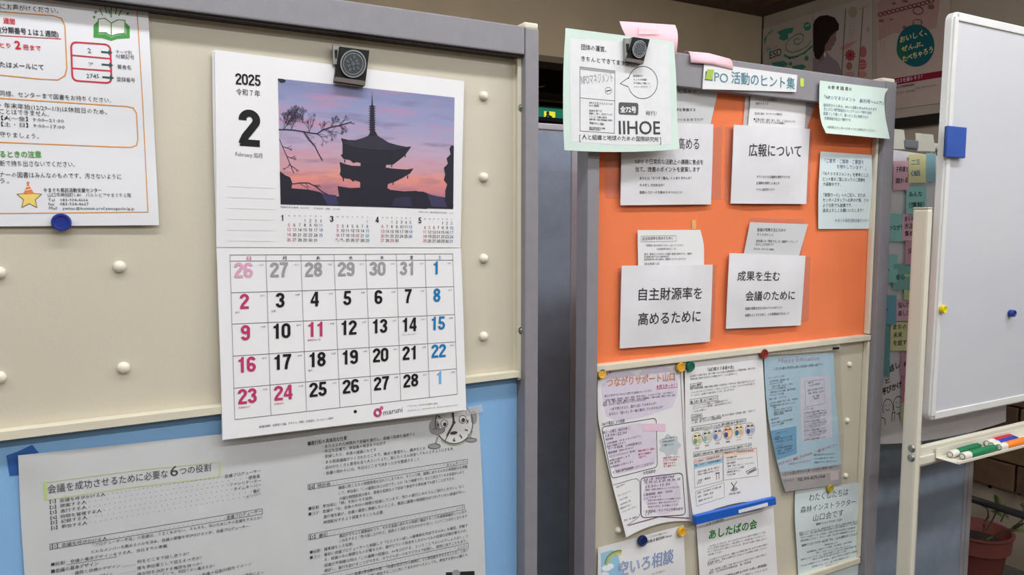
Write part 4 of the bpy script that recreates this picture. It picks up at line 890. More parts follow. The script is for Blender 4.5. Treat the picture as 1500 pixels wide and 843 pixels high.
# ============================================================ FLYERS on the lower right panel
YF = YR - .003
PUR = (70, 58, 92); LIL = (214, 205, 221); MGT = (178, 40, 100)
t1 = Sheet('flyer', YF, [(876, 541, 1000, 532.5), (875.5, 580, 1001.8, 575), (876.5, 615, 1003.2, 608), (884, 652, 1006, 645), (897, 710, 1011.5, 704), (908, 752, 1015, 742), (917.5, 788, 1017, 765)], PAPER,
           w=lambda u, v: .003 + .05 * max(0, v - .35) ** 2 * max(0, 1 - u) ** 1.2, bow=-9, nu=18, nv=24, label='lilac and white support flyer with orange outlined title, bottom left corner curling', cat='flyer')
t1.part('lilac_shapes', 'pale lilac heart and round shapes')
t1.ell(911, 574, 30, 32, LIL).ell(962, 567, 31, 33, LIL, 1).fill([(883, 590), (993, 575), (985, 597), (962, 605), (938, 612), (905, 618), (888, 610)], LIL, 1)
t1.fill([(886, 640), (898, 628), (935, 620), (958, 625), (962, 650), (960, 680), (935, 688), (903, 695), (897, 680), (889, 655)], LIL, 1).ell(970, 724, 27, 30, LIL, 1)
t1.rect(942, 621, 974.6, 632, (226, 196, 214), 3)
cl = [(981 + (15 + 2 * math.cos(a * 7)) * math.cos(a), 653 + (15 + 2 * math.cos(a * 7)) * math.sin(a)) for a in [i * 6.2832 / 36 for i in range(36)]]
t1.fill(cl, (190, 200, 204), 1)
t1.part('title_text', 'orange outlined title').text('つながりサポート山口', 888, 567.5, 988, 557.5, 12.5, (170, 100, 60), .022).text('つながりサポート山口', 888, 567.5, 988, 557.5, 12.5, (236, 176, 120), -.012, 4)
t1.part('magenta_text').text('ひとりのための', 876.5, 559, 898, 545, 5, MGT, .02).text('８月スタート！！', 961.7, 569.8, 991.7, 566.8, 5.6, MGT, .03).line([(961.5, 570.6), (992, 567.5)], .8, MGT)
for a in [('相談は無料です。秘密は', 934.5, 662.7, 958.7, 659), ('厳守で相談を', 934.5, 668, 954, 664.7), ('可能です。', 935, 672.3, 946.4, 670), ('相談は問いません。', 971, 673.3, 995.7, 670.4), ('どなたでも相談、', 971, 677, 992, 674.6), ('相談できます。', 971.5, 681.2, 990, 679.3), ('全て無料です。', 971.6, 685.2, 990, 683.7)]: t1.text(*a, 3.2, (186, 60, 96), .01)
t1.dots(884, 543.5, 988, 533.0, 60, .8, (110, 50, 90)).dots(996.5, 546, 1001, 640, 50, .6, (130, 60, 90)).dots(1001, 640, 1010.5, 759.5, 60, .6, (130, 60, 90)).dots(921, 770, 965, 757.5, 24, .8, (120, 60, 96)).dots(965, 757.5, 1008, 759.5, 24, .8, (120, 60, 96))
t1.part('body_text').rrect([(881, 626), (961, 612.5), (962.8, 684.5), (896, 701.5)], 1.0, PUR, .08)
for a in [('悩みや生きづらさなどに関する支援を行っています。', 885, 582.3, 955.5, 574.3, 3.4), ('女性の貧困、居場所、就労、家族、育児の悩み、つながりの不足、コロナ禍など、', 886.6, 588.5, 986.6, 576.5, 3.2), ('生理、性、暴力の問題、離婚と不登校、主婦の人間関係、介護の問題、病気の不安、社会', 883, 592, 988.7, 580.5, 3.2), ('復帰…あなたの悩みを聞かせていただけませんか？', 883, 595.6, 946, 587.5, 3.2),
          ('一人で抱えるより、誰かと話してみませんか？', 893, 602.3, 961, 593, 4.6), ('あなたの「困った」を一緒に解決していきませんか？', 892, 609.5, 971, 598.5, 4.6), ('SNSや電話による相談', 881.5, 624.5, 914.8, 619, 5.4),
          ('毎日～土曜日（祝日を除く）', 883, 636.5, 923, 629.5, 4.6), ('13:00~22:00', 887, 641, 918, 636, 4.6), ('電話相談', 887, 646, 898, 643.7, 3.2), ('LINE相談（やまぐちつながり）', 889, 651.7, 938, 640.5, 3.2), ('匿名で相談できます', 889, 656.3, 916, 649.8, 3), ('メール相談（24時間受付）', 890, 659.5, 940, 651, 3.8), ('電話相談（0800-07-0011）', 890.5, 666, 927.5, 657.5, 3.8), ('オンラインカウンセリング（要予約）', 892, 671.3, 930.5, 662.8, 3.8), ('秘密は厳守します', 892.5, 677, 922.7, 669.5, 3), ('面談（要予約）', 893.3, 681.5, 908.5, 677.2, 3.6), ('出張相談もお受けします', 894, 686.3, 927.5, 678, 3), ('※ご相談は専門相談機関へつなぐことがあります。', 897.5, 694.3, 958, 680.5, 4.2),
          ('※こちらで悩みの', 970, 645, 988, 642, 3.2), ('不安な悩みを', 970, 649.8, 987.8, 646.8, 3.2), ('ご相談ください', 970, 654.5, 987, 652.6, 3.2), ('ひとりで悩まない', 944, 624.8, 970, 623, 2.4)]: t1.text(*a, PUR, .008)
t1.rrect([(938.4, 700.5), (999.5, 693), (1004, 754.5), (939, 759)], 1.2, PUR, .1)
for a in [('女性相談会', 941.7, 696, 960, 692.3, 4.8), ('毎週１回　県民主催所で実施', 942, 705.6, 987.5, 700, 4), ('下関、防府、山口、萩、長門、周南、柳井、岩国', 942.6, 709.6, 996, 703.8, 3.8), ('13:30~15:30', 945.5, 715.6, 981.5, 711.2, 4), ('開催日、会場等の詳細はホームページをご覧ください', 945.5, 719.5, 995, 715, 2.6), ('○ 面接相談（無料・予約可）', 941.6, 727.7, 985, 721.8, 4), ('○ ピアサポート', 942, 733.3, 968, 728.8, 4), ('女性の体や気持ちのことを相談しながら', 948.7, 735, 997.6, 731.2, 2.6), ('女性だから、専用の窓口があります。', 948.7, 739.7, 991, 736, 2.6), ('女性の方が、お気軽にどうぞ。', 948.7, 744.5, 994, 740.7, 2.6), ('・生理用品・マスクなどを無料配布', 942.6, 752, 1000, 747.4, 4), ('します', 945, 756, 955, 754, 3.8)]: t1.text(*a, PUR, .008)
t1.line([(898, 711), (925, 703), (932, 701.5), (936.5, 705), (938, 752), (935, 758), (930, 762), (918, 770)], .7, PUR)
for a in [('お問い合わせ', 902.5, 716, 915, 710.5), ('サポートネットワーク', 904.7, 728.7, 923.3, 721.6), ('やまぐち県', 907.6, 734.6, 919, 730), ('山口市中央３丁目', 908.5, 741.3, 923.3, 735.3), ('電話083-921-1', 908.5, 747, 923.6, 741), ('（フリーダイヤル）', 911.3, 752.5, 931.3, 743.8), ('受付：月～金曜日', 914, 764.6, 933, 759)]: t1.text(*a, 3.0, PUR, .005)

t2 = Sheet('flyer', YF - .0022, [(1003, 526, 1116.5, 517.5), (1003.5, 580, 1120, 575), (1004.5, 640, 1123.5, 635), (1008, 700, 1127, 690), (1015.5, 759.5, 1130, 734.6)], PAPER, w=lambda u, v: .003 + .028 * max(0, v - .55) ** 1.8, bow=-8, nu=16, nv=20, label='white deaf association flyer with six small round pictures, green and red magnets on top', cat='flyer')
t2.part('title_text').text('「山口県ろうあ者の会」', 1036, 544.6, 1074.5, 540.4, 5.6, K2, .014)
t2.part('body_text')
for a in [('山口県ろうあ者の会は、県下で唯一のろうあ者の当事者団体として活動を進め、誰もが安心', 1010.8, 553, 1106.4, 541), ('地域社会に参加するために５年間をかけて、１９に及びました', 1010.8, 557.5, 1079.4, 549), ('自分の生命は家族・親族と関係の仲間との交流を保って行ければ、地域に参加できコミュニケ', 1011, 572, 1105.6, 559.3), ('ーションをいつもとることができず、２つなどしょうになった。そうだな、いつもいろいろな方を支援しまし', 1012, 577, 1106.4, 563.6), ('て、とよどこ、山口県ろうあ者の会は１つになり、立ち上がりました', 1012, 581.5, 1075.5, 572),
          ('・コミュニケーションが難しい、手話通訳が足りない', 1013, 597, 1066, 588.3), ('・コミュニケーションの壁が厚く、自立が心配されるとおもう', 1013, 600.5, 1071.7, 591.5), ('・つきあいが苦しい', 1014, 605.5, 1034.7, 601.3), ('聴覚支援・手話通訳サービス事業、広報誌、聴く人々の啓発誌、生活支援、支部・「交流のつど', 1012.6, 617.8, 1106.4, 603), ('い」等々、聞こえない人への情報提供事業', 1013, 621.5, 1056.3, 613.8)]: t2.text(*a, 3.2, K2)
for (x0, y0, x1, y1, hh, tx) in ((1011, 563.3, 1027.8, 560.3, 6, '目的と概要'), (1010.8, 585.8, 1051.2, 579.8, 7, '聞こえない・聞こえにくい人にとって'), (1012.6, 608.2, 1028, 606.4, 5, '主な活動内容'), (1012.5, 626, 1092.5, 613.5, 6.5, '聞こえない人とのコミュニケーションは、相手の希望にあわせて使い分けます'), (1015.8, 663.5, 1100.5, 649.5, 6.5, '山口県ろうあ者の会では、聴覚に障害のある方のために活動を行っています')):
    t2.line([(x0, y0), (x1, y1), (x1 + .4, y1 + hh), (x0, y0 + hh)], .6, (110, 110, 114), 2, True).text(tx, x0 + 1, y0 + hh - .8, x1 - 1, y1 + hh - 1.4, hh - 2.4, K2, .02)
for (x0, y0, x1, y1, tx, b) in [(1018, 678.3, 1054, 670, 'ろう者向け（手話通訳者派遣）', 3), (1018, 684, 1055.5, 676, '聴こえる方へ（手話通訳者養成）', 3), (1061, 666, 1104, 661.5, '市町村など（手話研修派遣事業）', 3), (1020.3, 693.8, 1054, 686, '・自宅まで相談・買い物・病院など', 3), (1020.3, 697.5, 1053, 690.5, '・仕事上の通訳もお手伝いします', 3), (1020.3, 706.5, 1040.5, 701.5, '・出張・講演会', 3), (1021, 710, 1028, 708, 'ほか', 3), (1063, 673, 1079, 670.5, '・市町村職員の研修', 3), (1064, 676.5, 1102, 671.5, '（ガイドブック・プレゼンテーションなど）', 2.8), (1063, 681, 1077, 679, '・企業の社員研修', 3), (1065, 685, 1104.5, 679.6, '（職場・学校・スポーツ、イベントなど）', 2.8), (1063, 690, 1089.5, 685.8, '・コミュニティの研修', 3), (1064, 693.6, 1084, 690.5, '（講師派遣など）', 2.8), (1063, 697.7, 1077, 696, '・その他の研修', 3), (1021, 724.5, 1056, 714.5, '名称　山口県ろうあ者の会', 3), (1022, 730, 1044.5, 723.5, '住所　下関市・豊浦', 3), (1023, 736, 1043.5, 729.5, '連絡先 FAX 083-123', 3), (1067, 726, 1084.5, 723, '手話言語の普及', 3)]: t2.text(tx, x0, y0, x1, y1, b, K2, .004)
t2.fill([(1016.5, 674), (1058, 665.5), (1058.4, 670.5), (1016.5, 679.5)], (238, 208, 198), 1).fill([(1016.5, 680), (1058.4, 671), (1058.6, 678), (1016.5, 687.5)], (160, 196, 218), 1).fill([(1059.5, 664), (1108, 656.5), (1108.3, 663), (1059.5, 670)], (240, 208, 194), 1)
t2.line([(1016.5, 673.5), (1058, 665), (1059.2, 704.5), (1017.5, 715.5)], .5, (130, 130, 134), 2, True).line([(1059.5, 664), (1108, 656.5), (1110.5, 697.2), (1059.8, 704)], .5, (130, 130, 134), 2, True).line([(1018.6, 720.5), (1060.6, 707.2), (1061, 728.8), (1020, 742)], .5, (130, 130, 134), 2, True)
t2.part('emblem', 'dark letters dyb emblem').line([(1071, 707.5), (1075, 713), (1079, 706)], 1.2, K2).line([(1075, 713), (1075, 720)], 1.4, K2).text('d', 1070, 720, 1073.6, 719.6, 6, K2).text('b', 1076.8, 719.4, 1080.4, 719, 6, K2)
t2.line([(1093, 691), (1106, 685), (1108, 688.5), (1095.5, 695)], .8, K2, 2, True).line([(1096.5, 692.3), (1105.5, 687.8)], 1.6, K2, 3)
t2.line([(1048.3, 694), (1053.5, 693)], 1.4, (70, 50, 50)).line([(1049, 694), (1049.5, 703)], .8, (90, 70, 70)).line([(1053, 693.3), (1053, 702)], .8, (90, 70, 70))
t2.part('round_pictures', 'six round pastel drawings of people signing')
for i, (cx, cy, c1, c2, c3) in enumerate([(1021, 643.6, (226, 226, 190), (120, 160, 130), (200, 190, 170)), (1035.4, 639.8, (204, 222, 206), (150, 180, 190), (220, 190, 190)), (1050.7, 636.8, (206, 206, 220), (90, 140, 190), (230, 210, 200)), (1066, 634.3, (238, 186, 140), (50, 90, 160), (240, 210, 160)), (1082, 631.3, (228, 220, 170), (60, 120, 170), (220, 170, 170)), (1098.5, 629, (214, 204, 206), (60, 90, 160), (150, 180, 210))]):
    t2.ell(cx, cy, 7, 9.6, c1, 1).ring(cx, cy, 7, 9.6, .5, (140, 140, 130), 2)
    t2.ell(cx - 2.6, cy + 3, 2.8, 4.2, c2, 2, 12).ell(cx - 2.6, cy - 2.6, 1.9, 2.4, (236, 208, 186), 3, 10).fill([(cx - 4.8, cy - 2.6), (cx - 4.2, cy - 5.4), (cx - 1.6, cy - 5.8), (cx - .4, cy - 3.8), (cx - 2.6, cy - 3.8)], (46, 42, 44), 4)
    t2.ell(cx + 3, cy + 2, 2.6, 4.0, c3, 2, 12).ell(cx + 2.8, cy - 3.4, 1.8, 2.2, (236, 208, 186), 3, 10).fill([(cx + .9, cy - 3.6), (cx + 1.4, cy - 6), (cx + 3.8, cy - 6.2), (cx + 5, cy - 4), (cx + 3, cy - 4.6)], (60, 46, 44), 4)
    t2.text(['手話', '要約筆記', '口話', '筆談', 'メール', 'その他'][i], cx - 3, cy + 15, cx + 3, cy + 14, 2.8, K2)

# blue flyer inside a clear sleeve
sv = empty('sleeve_hanger', PY(1175, 730, YF), label='clear hanging sleeve around the light blue school choice flyer', cat='sleeve')
Sheet('clear_film', YF - .003, [(1121, 512, 1231.5, 504.5), (1122, 560, 1232, 560), (1128, 650, 1236, 640), (1145, 728, 1234, 712)], film('sleeve_film', (228, 226, 215), .02, .1), w=lambda u, v: .004 + .004 * v, parent=sv, thick=.0003)
MB().prism(quadpx([(1123.7, 512), (1231.4, 504.3), (1231.6, 513), (1123.9, 521)], YF - .0085), BK * .001, 0).build('top_strip', film('strip_film', (226, 220, 206), .3, .1), sv)
MB().prism(quadpx([(1220, 509.6), (1229.5, 508.8), (1229.5, 512), (1220, 512.8)], YF - .009), BK * .0006, 0).build('black_tab', BLACKM, sv)
BLF = mat('light_blue_printed_paper', (180, 214, 232), .55, .03, 8, .1, 40)
t3 = Sheet('flyer', YF - .0005, [(1119.5, 523, 1221, 517), (1120.5, 552, 1223, 560), (1124.5, 605, 1226, 604), (1133, 653, 1230, 650), (1143, 695, 1232, 682), (1150.5, 721, 1232.6, 709.6)], BLF, w=lambda u, v: .002 + .004 * v, label='light blue school choice flyer with grey band, red magnet at its corner', cat='flyer')
NVY = (52, 62, 90); PPL = (120, 90, 170); RDD = (196, 60, 80)
t3.part('page_panels', 'paler and darker printed panels').fill([(1172, 553.5), (1215.7, 549.6), (1218, 600), (1218.8, 641.5), (1174, 648), (1172, 600)], (214, 215, 230), 1).fill([(1129, 631.6), (1166.5, 624.6), (1167, 664.8), (1137.4, 674.8)], (110, 172, 210), 1)
t3.fill([(1142.6, 692), (1232, 680.6), (1232.6, 709.4), (1150.3, 720.6)], (178, 174, 176), 1).fill([(1143.5, 699.5), (1231, 688.5), (1231, 691), (1144, 702)], (200, 198, 200), 2).fill([(1216, 693), (1228, 691), (1228.4, 703), (1216.6, 704.5)], (216, 200, 204), 2)
t3.line([(1178.5, 559.4), (1207, 556), (1208, 591), (1180, 597)], .5, (140, 146, 160), 2, True)
t3.part('title_text').text('Happy Education', 1140, 531.5, 1200, 527.5, 6.4, (190, 150, 190), .01).text('～子ども達も学び方も選べる社会の実現へ向けて～', 1132, 543.5, 1206, 536, 4.4, NVY, .008)
t3.part('body_text')
TL_ = [('フリースクール部', 1124.4, 556.3, 1149, 552.3, PPL), ('山口市大内（毎週火～金）', 1127, 560.8, 1155.7, 556.9, NVY), ('・ひとりひとりの学習', 1126.3, 565, 1146, 561.6, NVY), ('・友達との活動、話し合い、工作など', 1129.6, 568.7, 1162, 563.8, NVY), ('・いろいろな体験学習', 1125.7, 573, 1150.5, 569.2, NVY), ('・高校生以上の方の相談、個別学習支援', 1127, 577, 1165, 571.2, NVY), ('・ホームスクールの支援', 1126.5, 581, 1148, 578, NVY), ('親の会　カフェ', 1126.5, 587, 1151, 582.4, PPL), ('山口市の会場で月に一度、不登校の', 1127.6, 592.8, 1169.4, 585.6, NVY), ('親や関係者が集まり話し合いをしています', 1128, 596.8, 1165, 591.2, NVY), ('（内容）', 1131.5, 599.5, 1137, 598.2, NVY), ('・日頃の悩み・話を聞く・わかちあう', 1132.2, 603.3, 1160.3, 598.6, NVY), ('・進路や進学の情報交換', 1131.5, 607, 1160, 602.5, NVY), ('・勉強会や講演会', 1132, 610, 1148, 607, NVY), ('講演会', 1129, 617, 1141, 614, PPL), ('県内外の講師による年一回の講演会', 1130, 622, 1161, 616, NVY), ('セミナーの開催', 1131, 626, 1148, 621.5, NVY),
       ('入会について', 1135.5, 637, 1152, 633.5, NVY), ('・正会員', 1133, 643.5, 1142, 641, NVY), ('（年会費）個人 3,000円・団体', 1134, 645.8, 1160, 641, NVY), ('（法人会員）10,000円', 1135, 649.5, 1160, 645.2, NVY), ('・賛助会員：', 1136, 656, 1148, 652.5, (120, 130, 170)), ('（山口県教育支援団体会員）', 1135, 659, 1161, 654.5, NVY), ('・個人　年会費', 1136.5, 663.5, 1159, 658.5, NVY), ('・寄付もお願いしております', 1138, 667, 1161, 662, NVY),
       ('保護者の会', 1183, 563, 1191, 561.6, NVY), ('不登校相談', 1184, 567.5, 1201, 563.5, (80, 150, 150)), ('開催日：第２土曜日・第３日曜', 1183, 574, 1205, 570, NVY), ('会場：西門前・山口市', 1183.5, 578.5, 1206, 575, NVY), ('料金：入場無料', 1190, 583, 1200, 581, NVY), ('先着20名様', 1192, 586, 1199, 584.6, NVY), ('フリースクール（県内）', 1177, 602, 1191, 600, PPL)]
for a in TL_: t3.text(a[0], a[1], a[2], a[3], a[4], 3.0, a[5], .008)
for i in range(13):
    y = 605.5 + i * 3.3; L = 32 if i % 4 != 3 else 22
    t3.text(['山口市内の公共施設で開催しています', 'ちょっとした悩みから相談をお聞き', '子どもが学校に行きたくないと言う', 'どうしたらよいのか'][i % 4], 1177 + (i % 2), y + 1.5, 1177 + L + (i % 2) * 2, y - 3, 2.8, NVY, .006)
t3.part('red_handwriting', 'dark red slanting handwriting').text('ひとりでよい、相談してみませんか、ご一緒に考えて行こう！！', 1140, 683, 1225.5, 654, 4.6, RDD, .01).text('（仲間はいつでも会えます）', 1155, 682, 1187, 676.5, 3, (190, 110, 130)).text('皆様に寄り添いながらあゆみます', 1192, 668.5, 1223, 666.5, 2.8, NVY).text('子どもの学校に悩んでいる方々へ', 1192, 674, 1222, 672, 2.8, NVY).text('相談だけでも、来てください。', 1192.6, 679.5, 1225.5, 677, 2.8, NVY)
t3.part('footer_text').text('～子ども達も学び方も選べる社会の実現へ向けて～', 1144.5, 697.6, 1228, 685.5, 4.4, NVY, .01).text('お問い合わせ', 1147, 707.5, 1162, 705, 3.6, (90, 120, 160)).text('TEL:090-4579-1368', 1167.5, 705.6, 1208, 700, 4.6, (36, 36, 44), .03)

# green title flyer with bar magnet
t4 = Sheet('flyer', YF, [(1020, 768, 1133, 744), (1022.5, 805, 1136, 795), (1025, 843, 1139, 843), (1029, 905, 1143, 912)], PAPER, w=lambda u, v: .002 + .003 * math.sin(v * 4 + u) ** 2, label='white flyer with bold green title under the blue bar magnet', cat='flyer')
t4.part('title_text', 'bold green title').text('あしたばの会', 1038, 791, 1108.5, 774, 13.5, (52, 136, 66), .028).text('子育て支援団体', 1034, 771.5, 1060, 763, 4.4, (120, 140, 130), .01)
t4.part('body_text')
for i, a in enumerate([(1037, 803, 1122, 781), (1036, 807, 1120, 786.5), (1036, 811, 1122, 791), (1037, 815, 1057, 810.5), (1037, 823, 1125, 799), (1036, 827, 1124, 804), (1036, 830, 1058, 824.5), (1040, 838, 1122, 814), (1038, 842, 1100, 825), (1060, 846, 1122, 829), (1040, 852, 1124, 830), (1040, 857, 1124, 836)]):
    t4.text(['一人で悩んでいませんか。あしたばの会では子どもの登校や不登校について話し', '子どもの気持ちや悩みを考え、一緒に解決への一歩を踏み出していきましょう', 'ひとりで抱え込まずに話をしてみませんか。親の会では毎月一回話し合いの', '会を開いています', '小さな悩みでも大丈夫です。経験のある仲間が寄り添いながらお話をお聞きし', '参加費は無料、予約の必要もありませんのでお気軽にお越しください。', 'お待ちしています', '日時：毎月第二土曜日　午後一時三十分から三時三十分まで（受付一時から）', '場所：山口県総合保健会館　第一研修室', '連絡先：あしたばの会　事務局', '会場にはお茶とお菓子の用意があります。どなたでもお気軽に', 'ご参加くださいますようお待ちしております'][i], *a, 3.2, (90, 92, 104))
bm_ = MB().prism(quadpx([(1018.5, 757.5), (1137, 729.5), (1138, 739.5), (1020, 769.5)], YF - .026), BK * .010, .002)
bmo = bm_.build('bar_magnet', mat('blue_bar_magnet', (24, 92, 190), .35, .04, 40), None, label='long blue bar magnet holding the green titled flyer', cat='magnet')
MB().prism(quadpx([(1082, 748), (1124.5, 737), (1125, 742), (1082.5, 752.5)], YF - .0268), BK * .0012).build('label_strip', mat('white_label_tape', (226, 226, 228), .4), bmo)

t5 = Sheet('flyer', YF - .0005, [(876, 803, 1001.5, 770), (876, 820, 1002.5, 800), (875.5, 850, 1004, 843), (875, 920, 1006, 915)], PAPER, w=lambda u, v: .002 + .002 * math.sin(v * 5) ** 2, label='white counselling flyer with outlined sky blue title at the bottom left of the orange board', cat='flyer')
t5.part('sky_picture', 'sky blue picture with rainbow and cloud').fill([(880, 811), (897, 806), (906, 815), (909, 830), (913, 850), (912, 880), (881, 884)], (150, 196, 222), 1)
for r, c in ((22, (120, 150, 80)), (19.5, (190, 200, 110)), (17, (226, 214, 140))): t5.ring(908, 828, r, r * .95, 2.2, c, 3, 16, 185, 275)
t5.ell(888, 833, 7, 4.2, (232, 236, 240), 3).ell(894, 830, 5, 4, (232, 236, 240), 3).ell(886, 842, 6, 4, (226, 232, 238), 3)
t5.part('title_text', 'outlined pale blue title').text('空いろ相談', 904.5, 846, 986.5, 824.5, 21, (104, 124, 176), .02).text('空いろ相談', 904.5, 846, 986.5, 824.5, 21, (186, 204, 228), -.014, 4)
t5.part('body_text').text('～こころとからだの相談はこちらへ～', 949, 789.5, 978, 781.5, 3.2, K2).text('家族支援団体 Neet', 947, 796.8, 984, 786.5, 4.6, K2, .01).text('まで　ひとりで悩まないで', 955, 843.5, 974, 838, 3.4, K2)

t6 = Sheet('flyer', YF, [(1165, 719.5, 1267, 706), (1164.3, 735, 1262, 721), (1164.7, 765, 1261.3, 760), (1167, 800, 1262, 800), (1169.5, 845, 1264, 838), (1172, 905, 1266, 895)], MINT2, w=lambda u, v: .002 + .003 * math.sin(v * 6 + u) ** 2, label='pale blue green forest instructor flyer below the light blue flyer', cat='flyer')
GT = (108, 112, 116)
t6.part('title_text').text('わたくしたちは', 1184.5, 735.3, 1241.8, 726, 11, GT, .0).text('森林インストラクター', 1172, 752.5, 1252.8, 739.5, 9.5, GT).text('山口会です', 1190.6, 764.5, 1235, 756, 10, GT)
t6.part('body_text').text('“森林インストラクター”とは？', 1194, 770.6, 1233, 763.4, 3.8, K2, .01).text('“森林インストラクター山口会”では、こんな活動を行っています', 1173, 802, 1255.4, 784.5, 4.0, K2, .01)
for i, a in enumerate([(1170, 783, 1256, 765.5), (1171, 785.8, 1257, 768.5), (1172, 790, 1252.5, 774.5), (1172, 794.5, 1253, 779), (1207, 800.5, 1227, 796.5), (1182, 811, 1247.5, 795.5), (1195, 812, 1245, 801.5), (1173, 822, 1258.5, 801), (1190, 821.5, 1240, 809), (1173, 831.5, 1259, 808), (1189, 832.5, 1244, 817.5), (1209, 831.5, 1228, 827), (1210, 835.5, 1254, 823.5), (1182, 843, 1247, 829)]):
    t6.text(['森林インストラクターは、森林を利用する一般の人に森林や林業に関する', '知識を与え、森の案内や野外活動の指導などを行う専門家です。また学校の', '「やまぐち森林づくり」に参加し、県内の学校や公民館での自然観察', '森林体験にともない、きのこ、山菜、木工作の体験指導などを行い', '活動内容は次のとおり', '自然観察会、森林づくり体験、木工教室、山歩き案内', '（詳しくはホームページをご覧ください）'][i % 7], *a, 2.9, (96, 100, 106))

# magnets of the right board
for (px, py, r, rgb, lb_, y) in [(879.5, 547.3, .0098, (226, 170, 60), 'yellow round magnet at the top left corner of the lilac flyer, cut by the frame', YF - .006),
                           (995.4, 538, .0105, (214, 160, 50), 'yellow round magnet between the lilac flyer and the green magnet', YF - .0065), (1009.5, 536.8, .0105, (16, 96, 78), 'dark green round magnet at the top left of the deaf association flyer', YF - .0065),
                           (1117.2, 518.5, .0110, (128, 40, 32), 'dark red round magnet between the white flyer and the light blue flyer', YF - .0085), (939.6, 792, .0112, (18, 40, 92), 'dark blue round magnet on the outlined counselling flyer', YF - .005),
                           (997, 778.5, .0105, (222, 168, 50), 'yellow round magnet at the top right of the outlined counselling flyer', YF - .005), (1214, 715.5, .0100, (170, 150, 50), 'dull yellow round magnet under the bottom edge of the light blue flyer', YF - .0045)]:
    magnet(px, py, y, r, rgb, lb_, group=None)

# ============================================================ WHITEBOARD ON STAND
YW = 1.0
xw0 = PY(1376, 325, YW).x; zw0 = PY(1366, 617, YW).z; zw1 = PY(1386, 13, YW).z
xw1 = xw0 + 1.22
ws = empty('whiteboard', (xw0 + .6, YW, 0), label='white enamel whiteboard on an ivory wheeled stand at the right edge', cat='whiteboard')
def rr(x0, x1, z0, z1, r, y):
    P = []
    for (cx, cz, a0) in ((x1 - r, z1 - r, 0), (x0 + r, z1 - r, 90), (x0 + r, z0 + r, 180), (x1 - r, z0 + r, 270)):
        for i in range(7):
            a = math.radians(a0 + 15 * i); P.append(Vector((cx + r * math.cos(a), y, cz + r * math.sin(a))))
    return P
LEAN = math.radians(.75)
def lean(mb):
    for v in mb.v:
        dx, dz = v.x - xw0, v.z - 1.2; v.x = xw0 + dx * math.cos(LEAN) + dz * math.sin(LEAN); v.z = 1.2 - dx * math.sin(LEAN) * 0 + dz
    return mb
fr = MB(); o_ = rr(xw0, xw1, zw0, zw1, .022, YW); fr.prism(o_, BK * .016, .0022)
f_ = lean(fr).build('board_frame', WFRAME, ws)
# raised rim: thin inner surface lies slightly back, framed by four edge strips
sf = MB().prism(rr(xw0 + .018, xw1 - .018, zw0 + .02, zw1 - .02, .004, YW - .0006), BK * .001)
lean(sf).build('writing_surface', WBOARD, ws)
for (a, b, c, d, nm) in ((xw0 + .004, xw0 + .018, zw0 + .012, zw1 - .012, 'v'), (xw1 - .018, xw1 - .004, zw0 + .012, zw1 - .012, 'v'), (xw0 + .018, xw1 - .018, zw0 + .004, zw0 + .02, 'h'), (xw0 + .018, xw1 - .018, zw1 - .02, zw1 - .004, 'h')):
    lean(MB().box(a, b, YW - .004, YW + .002, c, d, .0015)).build('rim_strip', WFRAME, ws)
# posts
def post(x):
    mb = MB(); n = 8
    mb.box(x - .026, x - .006, YW - .014, YW + .026, .09, PY(1354, 307, YW).z, .006); return mb
xp = PY(1366, 325, YW - .014).x + .006
zpt = PY(1354, 306, YW).z
for q, xx in enumerate((xp - .014, xw1 + .032)):
    p_ = MB().box(xx - .009, xx + .009, YW - .014, YW + .022, .09, zpt, .006).build('stand_post', IVORY, ws)
    MB().box(xx - .0085, xx + .0085, YW - .013, YW + .021, zpt, zpt + .003, .001).build('post_cap', CREAML, p_)
    MB().box(xx - .02, xx + .02, YW - .28, YW + .28, .06, .09, .008).build('foot_bar', IVORY, ws)
    for yy in (YW - .25, YW + .25):
        MB().lathe((xx - .012, yy, .028), (1, 0, 0), [(.0, 0), (.026, .001), (.028, .006), (.028, .018), (.026, .024)], 20).build('castor', mat('black_rubber', (30, 30, 32), .7), ws, smooth=True)
zr1 = PY(1356, 652, YW + .012).z; zr0 = PY(1356, 680, YW + .012).z
xt0 = PY(1367, 325, YW).x
MB().box(xp - .006, xw1 + .024, YW + .004, YW + .018, zr0, zr1, .002).build('crossbar', IVORY, ws)
MB().box(xp - .006, xw1 + .024, YW - .001, YW + .004, zr0 + .006, zr0 + .026, .002).build('crossbar_ridge', IVORY, ws)
for i, py in enumerate((656.5, 670)):
    c = PY(1336, py, YW); MB().lathe((xp - .014 - .009, YW - .003, c.z), (-1, 0, 0), [(.0085, 0), (.0085, .0015), (.007, .003), (.004, .0042)], 14).build('bolt', STEEL, ws, smooth=True)
# tray: an angle with a back, a floor and a front lip
ztf = PY(1371, 670, YW - .002).z
xt0 = PY(1370, 670, YW - .002).x
tr = MB().box(xt0, xt0 + .62, YW - .054, YW - .002, ztf - .002, ztf, .0006).build('pen_tray', IVORY, ws)
MB().box(xt0, xt0 + .62, YW - .004, YW - .002, ztf, ztf + .021, .0006).build('tray_back', IVORY, tr)
MB().box(xt0, xt0 + .62, YW - .0555, YW - .052, ztf - .002, ztf + .004, .0006).build('tray_lip', IVORY, tr)
